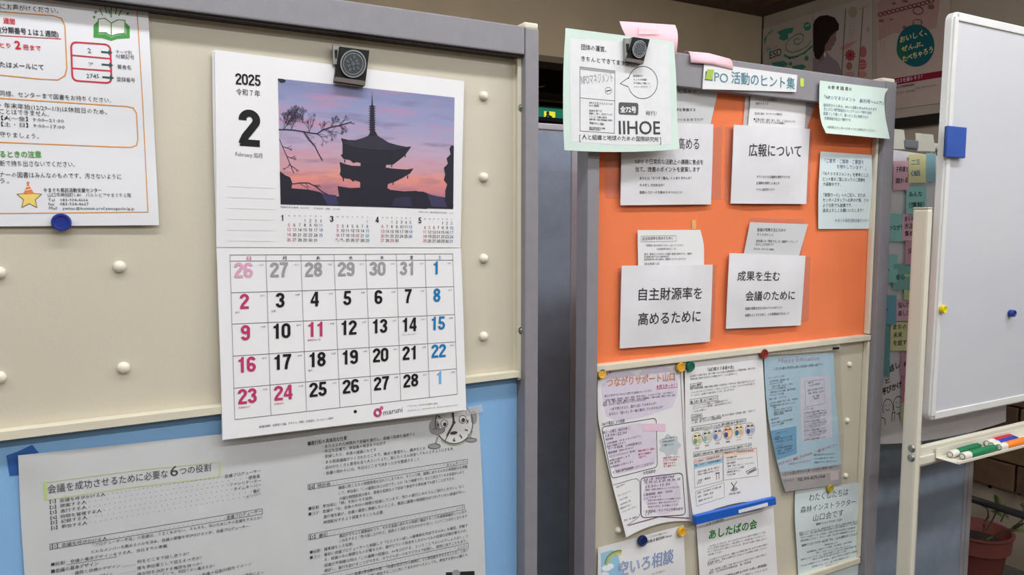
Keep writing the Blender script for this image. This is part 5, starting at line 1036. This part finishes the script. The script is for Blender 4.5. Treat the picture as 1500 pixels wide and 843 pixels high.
# markers lying in the tray, cap ends towards the viewer's left
def marker(px, py, dy, rgb, label, L=.125, ang=0.0, capped=True, dz=0.0):
    r = .0086
    y = YW - .002 - dy
    p = PY(px, py, y); c = Vector((p.x, y, ztf + r + dz)); t = empty('marker_pen', c, label=label, cat='marker')
    ax = Vector((math.cos(ang), math.sin(ang), 0))
    WH = mat('white_marker_barrel', (222, 220, 212), .4)
    MB().lathe(c, ax, [(r * .8, 0), (r, .0015), (r, .026), (r * .98, .027)], 20).build('barrel_end', WH, t, smooth=True)
    MB().lathe(c, ax, [(r * .62, -.0004), (r * .8, -.0006), (r * .8, .0008), (r * .62, .0008)], 20).build('end_ring', mat('dark_grey_ring', (70, 66, 64), .5), t, smooth=True)
    MB().lathe(c, ax, [(r * .6, -.0010), (r * .62, -.0008), (r * .62, .0004)], 20).build('end_disc', WH, t, smooth=True)
    MB().lathe(c + ax * .027, ax, [(r * .98, 0), (r * 1.02, .001), (r * 1.02, L - .062), (r * .9, L - .058)], 20).build('barrel', mat('marker_%d_%d_%d' % rgb, rgb, .35, .03, 60), t, smooth=True)
    MB().lathe(c + ax * (L - .031), ax, [(r * .95, 0), (r * .95, .006), (r * .7, .009), (r * .5, .018), (r * .35, .02)], 20).build('tip', mat('marker_%d_%d_%d' % rgb, rgb, .35, .03, 60), t, smooth=True)
    return t
marker(1391.5, 666.5, .020, (10, 110, 70), 'green marker pen at the back of the tray, nearest the post', .145, .05)
marker(1409.5, 669.5, .042, (10, 120, 76), 'green marker pen lying at the front left of the tray', .155, .02)
marker(1446, 651, .012, (190, 30, 60), 'red marker pen at the back of the tray behind the blue one', .13, .03)
marker(1452.5, 650, .026, (24, 60, 170), 'blue marker pen in the tray between the red and the orange ones', .13, .03)
marker(1463, 655, .043, (240, 130, 40), 'orange marker pen at the front of the tray, right of the green ones', .14, .02)
#er2 = MB().prism([PY(1496, 627, YW - .006), PY(1504, 625, YW - .006), PY(1504, 642, YW - .006), PY(1496, 643, YW - .006)], -BK * -.03, .001)
# eraser and magnets on the board
e0 = PY(1388.5, 184, YW - .012); e1 = PY(1414, 232, YW - .012)
et = empty('whiteboard_eraser', ((e0.x + e1.x) / 2, YW, e1.z), label='blue block eraser stuck to the upper left of the whiteboard', cat='eraser')
MB().box(e0.x, e1.x, YW - .0125, YW - .006, e1.z, e0.z, .002).build('handle', mat('blue_eraser_cover', (28, 74, 160), .6, .05, 30, .2, 200), et)
MB().box(e0.x + .001, e1.x - .001, YW - .006, YW - .0042, e1.z + .001, e0.z - .001, .001).build('felt_pad', mat('dark_navy_felt', (26, 32, 60), .9, .1, 60, .4, 300), et)
magnet(1378.5, 453, YW - .0042, .0095, (220, 204, 40), 'small yellow round magnet at the left edge of the whiteboard', .010)
magnet(1479, 459, YW - .0016, .0088, (26, 52, 140), 'small dark blue round magnet on the whiteboard near the right picture edge', .012)

# ============================================================ FLIP CHART PAPER WITH STICKY NOTES
YC = 1.27
fc = Sheet('flip_chart_sheet', YC, [(1297, 218, 1500, 246), (1294, 400, 1488, 400), (1288, 560, 1476, 545), (1284, 651, 1473.5, 618)], mat('flip_chart_paper', (232, 232, 236), .75, .02, 12), w=lambda u, v: .004 * math.sin(u * 8) * v, bow=8, nu=18, nv=12, label='large white chart sheet hanging behind the whiteboard, covered in sticky notes', cat='chart')
fc.part('marker_writing', 'black marker lettering').text('話した！', 1302, 547, 1330, 531, 10, BK_, .02).text('呼びかけた！', 1291, 580, 1331, 563, 10, BK_, .03).text('と', 1297, 564, 1304, 560, 8, BK_, .02)
fc.part('drawn_figures', 'two smiling stick figures in black marker')
for (cx, cy) in ((1300.5, 599), (1316, 595)):
    fc.ring(cx, cy, 7.5, 14, 1.1, BK_, 2, 20, 150, 400).ring(cx - .5, cy - 1, 3.4, 3.6, .8, BK_, 2, 10, 20, 160).line([(cx - 4, cy - 4), (cx - 2, cy - 5)], .8, BK_).line([(cx + 1.5, cy - 5), (cx + 3.5, cy - 5.5)], .8, BK_)
fc.line([(1291.5, 612), (1296, 614), (1296.5, 623)], 1.2, BK_).line([(1307, 606), (1306, 618)], 1.2, BK_).line([(1307, 606), (1311, 604), (1309.5, 617)], 1.2, BK_).line([(1316, 605), (1319, 615)], 1.2, BK_).line([(1313, 607), (1319, 605)], 1.0, BK_)
SP, SY, ST, SB, SG = (236, 190, 206), (236, 232, 176), (158, 222, 214), (122, 186, 206), (200, 222, 158)
STK = [((1309, 236, 1333, 279), SP, ['子供達と', '関わる'], 'pink sticky note at the top of the chart, left of the yellow one'), ((1331.5, 226, 1360, 268), SY, ['二三', '（組'], 'pale yellow sticky note with blue writing at the top of the chart'), ((1357, 224, 1371, 266), (150, 196, 208), [], 'light blue sticky note peeking out behind the top yellow one'),
       ((1328, 273.5, 1357, 314), ST, ['みんな', '（情報）'], 'teal sticky note just above the ivory post'), ((1297, 250, 1307, 282), (214, 210, 180), [], 'pale cream sticky note mostly hidden by the board frame near the top'), ((1299, 312.5, 1326, 353.5), ST, ['つながり'], 'teal sticky note in the second row beside the board frame'),
       ((1322, 314, 1346, 353), SP, ['あらゆる', '方法で', '集める'], 'pink sticky note with much writing left of the post top'), ((1327, 345, 1350, 388), (224, 168, 186), ['伝える'], 'pink sticky note half covered by the one above it'), ((1293, 372, 1315, 414), ST, ['人'], 'teal sticky note in the middle row beside the frame'),
       ((1309, 387, 1334, 425), (134, 196, 186), ['安心'], 'tilted teal sticky note in the middle of the chart'), ((1325, 402, 1346, 440), SG, ['心'], 'yellow green sticky note left of the post at mid height'), ((1291, 432, 1313.5, 475), SB, ['つ'], 'blue teal sticky note below the middle row beside the frame'),
       ((1312, 439, 1335, 471), SP, ['悩んだ', '楽しさ'], 'pink sticky note with two lines below the tilted teal note'), ((1305, 472, 1333, 514), SY, ['まちの', '未来', 'を話す'], 'pale yellow sticky note with three lines at the lower part of the chart'), ((1284, 474, 1304, 552), (112, 178, 178), [], 'long teal sticky note beside the frame above the marker lettering'),
       ((1320, 517, 1340, 551), (218, 160, 184), ['有'], 'pink sticky note beside the marker lettering, upper one'), ((1321, 550, 1340, 590), (220, 140, 170), ['話'], 'bright pink sticky note beside the marker lettering, lower one'), ((1320, 589, 1340, 619), (206, 212, 168), [], 'pale green sticky note at the foot of the note column')]
for i, ((x0, y0, x1, y1), c, lines, lab) in enumerate(STK):
    sk = (i % 3 - 1) * .8; dd = .0015 + .0007 * (i % 4)
    s = Sheet('sticky_note', YC - .0045 - dd, [(x0, y0, x1, y0 + .5 + sk), (x0 - .8, y1, x1 - .8, y1 + sk)], mat('sticky_%d_%d_%d' % c, c, .75, .03, 20), w=lambda u, v: .0028 * v ** 2, nu=4, nv=5, label=lab, cat='sticky note', group=None)
    s.part('handwriting')
    wc = (40, 120, 160) if i == 1 else (40, 44, 48)
    for k, t in enumerate(lines):
        yy = y0 + (k + 1) * (y1 - y0) / (len(lines) + .6); s.text(t, x0 + 3, yy, min(x0 + 3 + 6.5 * len(t), x1 - 3), yy - 1, 8, wc, .01)
# clamp bar holding the chart
zb_ = PY(1335, 212, YC).z
fb = empty('flip_chart_bar', (PY(1335, 212, YC).x, YC + .02, zb_ - .014), label='pale tube rail with a grey clamp holding the chart sheet', cat='rail')
xs = PY(1297, 212, YC).x
MB().tube([(xs, YC + .016, zb_), (xs + .75, YC + .016, zb_)], .012, 14).build('rail_tube', IVORY, fb, smooth=True)
x0, x1 = PY(1326, 212, YC).x, PY(1345, 212, YC).x
MB().box(x0, x1, YC - .002, YC + .034, zb_ - .010, zb_ + .012, .003).build('clamp', mat('grey_plastic_clamp', (122, 126, 132), .4), fb)
for (a, b, q) in ((1298, 1329, 190), (1346, 1372, 193)):
    xa_, xb_ = PY(a, 212, YC).x, PY(b, 212, YC).x; zt_ = PY(1330, q, YC).z
    MB().prism([(xa_, YC + .008, zt_), (xb_ - .004, YC + .008, zt_), (xb_, YC + .002, zb_ - .014), (xa_, YC + .002, zb_ - .016)], BK * .004, .001).build('paper_flap', mat('off_white_flap', (206, 204, 192), .8), fb)
xlg = PY(1347, 560, YC + .04).x
MB().tube([(xlg, YC + .03, zb_), (xlg, YC + .04, 0.0)], .010, 10).build('rail_leg', IVORY, fb, smooth=True)

# ============================================================ BLUE-GREY PARTITIONS
def partition(x0, x1, y, ztop, label, seg=None):
    t = empty('cloth_partition', ((x0 + x1) / 2, y, 0), label=label, cat='partition')
    MB().box(x0 + .02, x1 - .02, y, y + .03, .08, ztop - .015).build('cloth_panel', BGPANEL, t)
    MB().box(x0, x0 + .02, y - .004, y + .034, .02, ztop, .003).build('side_profile', ALU, t)
    MB().box(x1 - .02, x1, y - .004, y + .034, .02, ztop, .003).build('side_profile', ALU, t)
    MB().box(x0 + .02, x1 - .02, y - .004, y + .034, ztop - .016, ztop, .003).build('top_profile', ALU, t)
    for xx in (x0 + .04, x1 - .06): MB().box(xx, xx + .03, y - .18, y + .2, 0, .022, .005).build('foot', ALU, t)
    return t
YP2 = 1.40
xr1 = PY(1414.5, 740, YP2).x
partition(PY(1200, 740, YP2).x, xr1, YP2, 1.42, 'blue grey cloth partition standing behind the whiteboard stand')
MB().box(xr1 + .003, xr1 + .028, YP2 - .004, YP2 + .034, .0, 1.42, .003).build('end_post', ALU, None, label='separate pale metal end post at the right of the blue grey partition', cat='post')
YP3 = 1.62
zp3 = PY(808, 181.5, YP3).z
x3a, x3b = PY(640, 250, YP3).x, PY(846, 250, YP3).x
partition(x3a - .4, x3b, YP3, zp3, 'blue grey cloth partition seen in the gap between the two boards')

# exit sign in the gap
EY = 3.26
ex0, ex1 = PY(770, 165, EY), PY(838, 172, EY)
xa_, xb_ = PY(775, 165, EY).x, PY(850, 165, EY).x; za_, zb2 = PY(808, 172.5, EY).z, PY(808, 159, EY).z
es = MB().box(xa_, xb_, EY, EY + .05, za_ - .02, zb2 + .01, .003).build('exit_sign', BLACKM, None, label='green exit sign with a yellow running figure pictogram in the gap between boards', cat='sign')
MB().box(xa_ + .01, xb_ - .01, EY - .003, EY, za_, zb2).build('green_face', mat('lit_green_face', (10, 128, 96), .5, .02, 10, emis=.35), es)
q0, q1 = PY(796.5, 163, EY), PY(812.5, 172, EY)
MB().box(q0.x, q1.x, EY - .005, EY - .003, za_ + .001, q0.z).build('pictogram_field', mat('lit_yellow_field', (240, 226, 60), .5, .02, 10, emis=.7), es)
dk = mat('dark_green_figure', (8, 70, 50), .5)
cc = PY(801.5, 166, EY); hd = MB().lathe((cc.x, EY - .0052, cc.z), (0, -1, 0), [(.009, 0), (.009, .002)], 12)
a_, b_, c_ = PY(802, 169, EY - .005), PY(808, 172, EY - .005), PY(800, 172, EY - .005)
hd.tube([a_, b_], .006, 6).tube([a_, c_], .006, 6).build('pictogram_figure', dk, es)
for xq in (xa_ + .05, xb_ - .05): MB().tube([(xq, EY + .025, zb2 + .005), (xq, EY + .025, zsoff)], .004, 6).build('hanger_rod', BLACKM, es)
cb = PY(796, 127, YB + .895)
hk = MB().lathe(cb, (0, -1, 0), [(.012, 0), (.012, .01), (.006, .02), (.004, .03)], 12); hk.tube([cb + Vector((-.06, -.01, -.01)), cb + Vector((0, -.012, 0))], .005, 6)
hk.build('door_handle', mat('brass_handle', (200, 160, 90), .3, .05, 60, metal=1.0), wrec, smooth=True)

# ============================================================ WALL POSTERS (right wall)
def wposter(name, rows, m, label):
    return Sheet(name, 0, rows, m, xplane=XR - .004, label=label, cat='poster', nu=6, nv=8)
TE = (58, 122, 104); PW = mat('poster_white', (170, 158, 146), .6, .03, 10)
w1 = wposter('poster', [(1117, 43, 1190.5, 20), (1117, 150, 1190.5, 152)], PW, 'white wall poster with teal swirls and the letters ESD')
w1.part('teal_drawing', 'teal swirls and blobs').ell(1182.5, 38.6, 5.4, 6.4, TE, 1).fill([(1138, 47), (1150, 42), (1163, 40), (1160, 48), (1154, 50), (1155, 57), (1148, 60), (1141, 57), (1143, 52)], TE, 1)
w1.line([(1188, 60), (1182, 68), (1172, 74), (1160, 77), (1152, 74), (1151, 66), (1157, 57), (1166, 51), (1173, 49), (1177, 52), (1176, 60), (1170, 65), (1164, 64), (1163, 59), (1167, 56), (1171, 58)], 1.4, TE, 2).line([(1189, 68), (1180, 77), (1168, 83), (1157, 85), (1149, 81)], 3.6, TE, 1).line([(1188, 72), (1178, 80), (1166, 85)], .8, (200, 196, 180), 3)
w1.fill([(1130, 92), (1148, 89), (1155, 94), (1148, 99), (1133, 99)], TE, 1).fill([(1160, 97), (1176, 94), (1181, 98), (1175, 103), (1162, 103)], TE, 1).ell(1181.5, 85.5, 3, 4, TE, 1).ell(1158, 93.5, 2.5, 3, TE, 1).fill([(1119, 57), (1128, 46), (1134, 44), (1124, 52), (1120, 66)], TE, 1).ell(1126, 72, 4, 3, (110, 160, 146), 1)
w1.part('lettering').text('ESD', 1127.3, 86.5, 1145, 80.5, 10.5, (36, 60, 56), .01).text('やまぐちの学び', 1121, 77, 1140, 69, 2.6, (70, 100, 92)).text('共創', 1179.5, 40, 1185.5, 38, 3.4, (190, 196, 186), .01)
w2 = wposter('poster', [(1191, 20, 1278, -7), (1191, 165, 1278, 152)], mat('poster_warm_white', (172, 156, 148), .6, .03, 10), 'wall poster with a woman in profile, green rods and red flowers')
w2.part('portrait_photo', 'woman in profile with dark bun hair and pale dress').fill([(1191, 85), (1202, 85), (1210, 75), (1218, 84), (1228, 92), (1234, 108), (1234, 150), (1191, 156)], (134, 116, 124), 1)
w2.fill([(1222, 46), (1225.8, 46), (1224, 52), (1225.6, 59.5), (1223, 61.5), (1222.5, 65), (1220, 68), (1217, 74), (1209, 75), (1206, 88), (1199, 92), (1200, 70), (1212, 58)], (126, 98, 92), 2)
w2.fill([(1191.3, 36), (1194, 29), (1201, 23.5), (1212, 22), (1223, 26), (1229, 35.5), (1228.7, 44), (1223, 47), (1217, 53), (1213, 60), (1208.5, 67), (1208, 74), (1204, 82), (1200, 87), (1195.5, 84), (1191.3, 74)], (34, 24, 24), 3).ell(1198, 79, 5.5, 8, (34, 24, 24), 3).ell(1208.5, 80, 1.5, 3.5, (196, 186, 180), 4)
w2.part('rods_and_flowers', 'two green rods with red and pink flowers').line([(1238.8, 13.5), (1233, 110)], 1.6, (72, 96, 84), 3).line([(1264.5, 10), (1257.5, 112)], 1.6, (88, 92, 72), 3).line([(1259, 13), (1271, 9)], 1.8, (150, 146, 84), 3)
def flower(cx, cy, r, c, n=11):
    P = [(cx + (r if i % 2 else r * .72) * math.cos(i * math.pi / n), cy + (r if i % 2 else r * .72) * 1.15 * math.sin(i * math.pi / n)) for i in range(2 * n)]
    w2.fill(P, c, 2).ell(cx, cy, r * .25, r * .3, (110, 40, 50), 3)
flower(1245.5, 81, 8.5, (150, 62, 70)); w2.ell(1264.5, 76, 5, 8.5, (166, 88, 92), 2).ell(1263.5, 94.5, 6, 8, (170, 80, 84), 2).line([(1258, 94), (1269, 92)], .8, (200, 150, 146), 3).line([(1258.5, 98), (1269, 96)], .8, (200, 150, 146), 3).ell(1244, 97, 4.5, 6, (146, 92, 84), 2).ell(1263, 109, 7, 5, (176, 120, 116), 2).ell(1245, 109, 7, 4, (176, 128, 122), 2).fill([(1229, 71), (1240, 64), (1256, 59), (1246, 68), (1236, 74)], (176, 124, 120), 1).ell(1249.5, 18, 6.5, 8.5, (150, 140, 116), 1).ell(1271.5, 43, 2.6, 4, (160, 136, 124), 2)
for x in (1246, 1250): w2.dots(x, 31, x - 1.5, 58, 9, .5, (110, 100, 92))
w3 = wposter('poster', [(1284, 1, 1392, -30), (1284, 164, 1392, 149)], mat('poster_pinkish_white', (174, 154, 144), .6, .04, 4), 'wall poster with a teal disc and cream lettering about eating everything up')
w3.part('pink_top', 'faded pink brown food pictures').fill([(1285, 2), (1380, -25), (1372, 40), (1340, 52), (1310, 48), (1286, 60)], (164, 130, 124), 1)
for (x, y, rx, ry) in ((1291, 30.5, 4, 2.2), (1309.5, 5, 3, 2), (1326, 2, 4.5, 2), (1306, 28.5, 2.5, 1.4), (1325, 40, 3, 2.5), (1364, 10, 5, 4)): w3.ell(x, y, rx, ry, (116, 84, 78), 2)
w3.ring(1345, 15.5, 7.2, 5.6, 1.3, (100, 60, 54), 3).ring(1344, 33, 6.5, 4.5, 1.2, (120, 92, 84), 3)
for i in range(13): w3.ring(1290 + i * 6.2, 21.2 - i * 1.62, 3.2, 2.6, 1.2, (128, 26, 40), 3, 14)
w3.part('teal_disc', 'teal disc with handwritten cream lettering').ell(1341.5, 66.8, 27.5, 31, (14, 82, 90), 3, 40).ell(1322, 76, 8, 14, (28, 92, 70), 4, 20, -.3)
w3.text('おいしく、', 1318.5, 63, 1358, 51, 9, (206, 190, 132), .025, 6).text('ぜんぶ、', 1320.5, 76.5, 1353, 67.5, 8, (206, 190, 132), .025, 6).text('たべちゃろう', 1322.5, 91.5, 1367, 76.5, 9, (206, 190, 132), .025, 6)
w3.part('red_band', 'crimson band with white lettering').fill([(1300, 116.8), (1392, 101.5), (1392, 111), (1300, 126.5)], (122, 16, 44), 2).text('食品ロスを減らそう！', 1302, 124.3, 1350.5, 115.4, 6, (220, 196, 196), .01, 4)
w3.part('small_text').text('山口県食品ロス削減推進協議会', 1302, 131.5, 1340, 125.2, 3.4, (60, 48, 46), .02).text('お問い合わせ　環境政策課', 1310, 138, 1340, 134, 2.6, (96, 84, 80)).text('TEL 083-933-2992', 1342, 131, 1372, 126, 2.6, (96, 84, 80)).dots(1291.5, 46, 1290.5, 68, 8, .5, (110, 90, 84)).dots(1296, 42, 1295, 70, 9, .5, (110, 90, 84))

# ============================================================ PLANT IN TERRACOTTA POT, LOW RAIL
TC = mat('terracotta_plastic', (118, 62, 56), .6, .06, 20, .15, 100)
pc = PZ(1430, 775, 2.98); px0, py0 = pc.x, pc.y; pz = pc.z
pot = empty('flower_pot', (px0, py0, 0), label='terracotta red flower pot on the floor behind the whiteboard stand, bottom right', cat='pot')
MB().lathe((px0, py0, 0.0), (0, 0, 1), [(.078, 0), (.085, .004), (.108, pz - .075), (.112, pz - .07), (.122, pz - .07), (.126, pz - .012), (.132, pz - .006), (.132, pz), (.120, pz), (.112, pz - .03), (.108, pz - .05), (.0, pz - .05)], 40).build('pot_body', TC, pot, smooth=True)
MB().lathe((px0, py0, pz - .051), (0, 0, 1), [(.108, 0), (.1, .006), (.06, .012), (.0, .014)], 24).build('soil', mat('dark_soil', (40, 30, 24), .95, .3, 60, .8, 80), pot)
plant = empty('pothos_plant', (px0, py0, pz - .04), label='variegated pothos plant with a few pale edged leaves growing in the terracotta pot', cat='plant')
LF = mat('variegated_leaf', (128, 142, 78), .5, .45, 30, .1, 60); LF2 = mat('dark_green_leaf', (66, 84, 46), .5, .25, 30, .1, 60)
STM = mat('brown_green_stem', (84, 78, 54), .6, .1, 40)
def leaf(p, q, wd, m, curl=.2):
    p, q = Vector(p), Vector(q); d = q - p; L = d.length; d.normalize(); s = d.cross(Vector((0, 0, 1))).normalized(); n = s.cross(d)
    v = []; f = []; N = 8
    for i in range(N + 1):
        t = i / N; w = wd * math.sin(math.pi * min(1, t ** .62 * .98 + .02)) * (1 - .25 * t)
        c = p + d * L * t - n * curl * L * (t - .5) ** 2
        v += [c - s * w + n * w * .35, c, c + s * w + n * w * .35]
    for i in range(N):
        for k in (0, 1): f.append((i * 3 + k, i * 3 + k + 1, i * 3 + k + 4, i * 3 + k + 3))
    o = obj('leaf', v, f, m, plant, smooth=True); md = o.modifiers.new('thickness', 'SOLIDIFY'); md.thickness = .001
def P3(px, py, dep): return PZ(px, py, dep)
LV = [((1463, 740, 2.78), (1457, 722, 2.74), .012, LF), ((1462, 744, 2.80), (1480, 742, 2.76), .022, LF), ((1451, 748, 2.84), (1468, 757, 2.78), .024, LF2), ((1479, 777, 2.76), (1510, 783, 2.66), .026, LF), ((1497, 742, 2.80), (1512, 733, 2.76), .018, LF), ((1470, 752, 2.84), (1478, 761, 2.8), .009, LF2), ((1484, 776, 2.78), (1506, 764, 2.7), .016, LF2), ((1446, 792, 2.74), (1454, 786, 2.72), .008, LF)]
for (a, b, wd, m) in LV: leaf(P3(*a), P3(*b), wd, m)
for path in ([(1440, 772, 2.9), (1448, 755, 2.87), (1446, 745, 2.86), (1438, 741, 2.86)], [(1445, 778, 2.88), (1455, 760, 2.86), (1462, 744, 2.8)], [(1450, 790, 2.85), (1466, 780, 2.8), (1482, 775, 2.77), (1500, 760, 2.74)], [(1440, 782, 2.86), (1443, 768, 2.84), (1449, 757, 2.84)], [(1466, 765, 2.84), (1472, 752, 2.84), (1474, 757, 2.82)], [(1497, 770, 2.74), (1498, 755, 2.76), (1499, 742, 2.8)]):
    MB().tube([P3(*p) for p in path], .0028, 6).build('stem', STM, plant, smooth=True)
rl0 = PXP(1425, 730, 2.62); rl1 = PXP(1500, 758, 2.62)
d_ = (rl1 - rl0); ra = rl0 - d_ * .6; rbx = rl1 + d_ * .15
ra.z = rbx.z = (rl0.z + rl1.z) / 2
rail = empty('low_rail', ((ra.x + rbx.x) / 2, (ra.y + rbx.y) / 2, 0), label='dark metal low rail passing in front of the potted plant', cat='rail')
DM = mat('dark_metal_rail', (52, 50, 50), .5, .1, 50)
MB().tube([ra, rbx], .0125, 12).build('rail_bar', DM, rail, smooth=True)
for p in (ra, rbx): MB().tube([(p.x, p.y, 0), (p.x, p.y, p.z)], .0125, 10).build('rail_leg', DM, rail, smooth=True)
# nail heads on the plinth under the stones
for (x, y) in ((1450, 713), (1493, 723)):
    c = PXP(x, y, XR); MB().lathe(c, (-1, 0, 0), [(.009, 0), (.008, .003), (.003, .005)], 10).build('nail_head', BLACKM, wr)

make_prints()
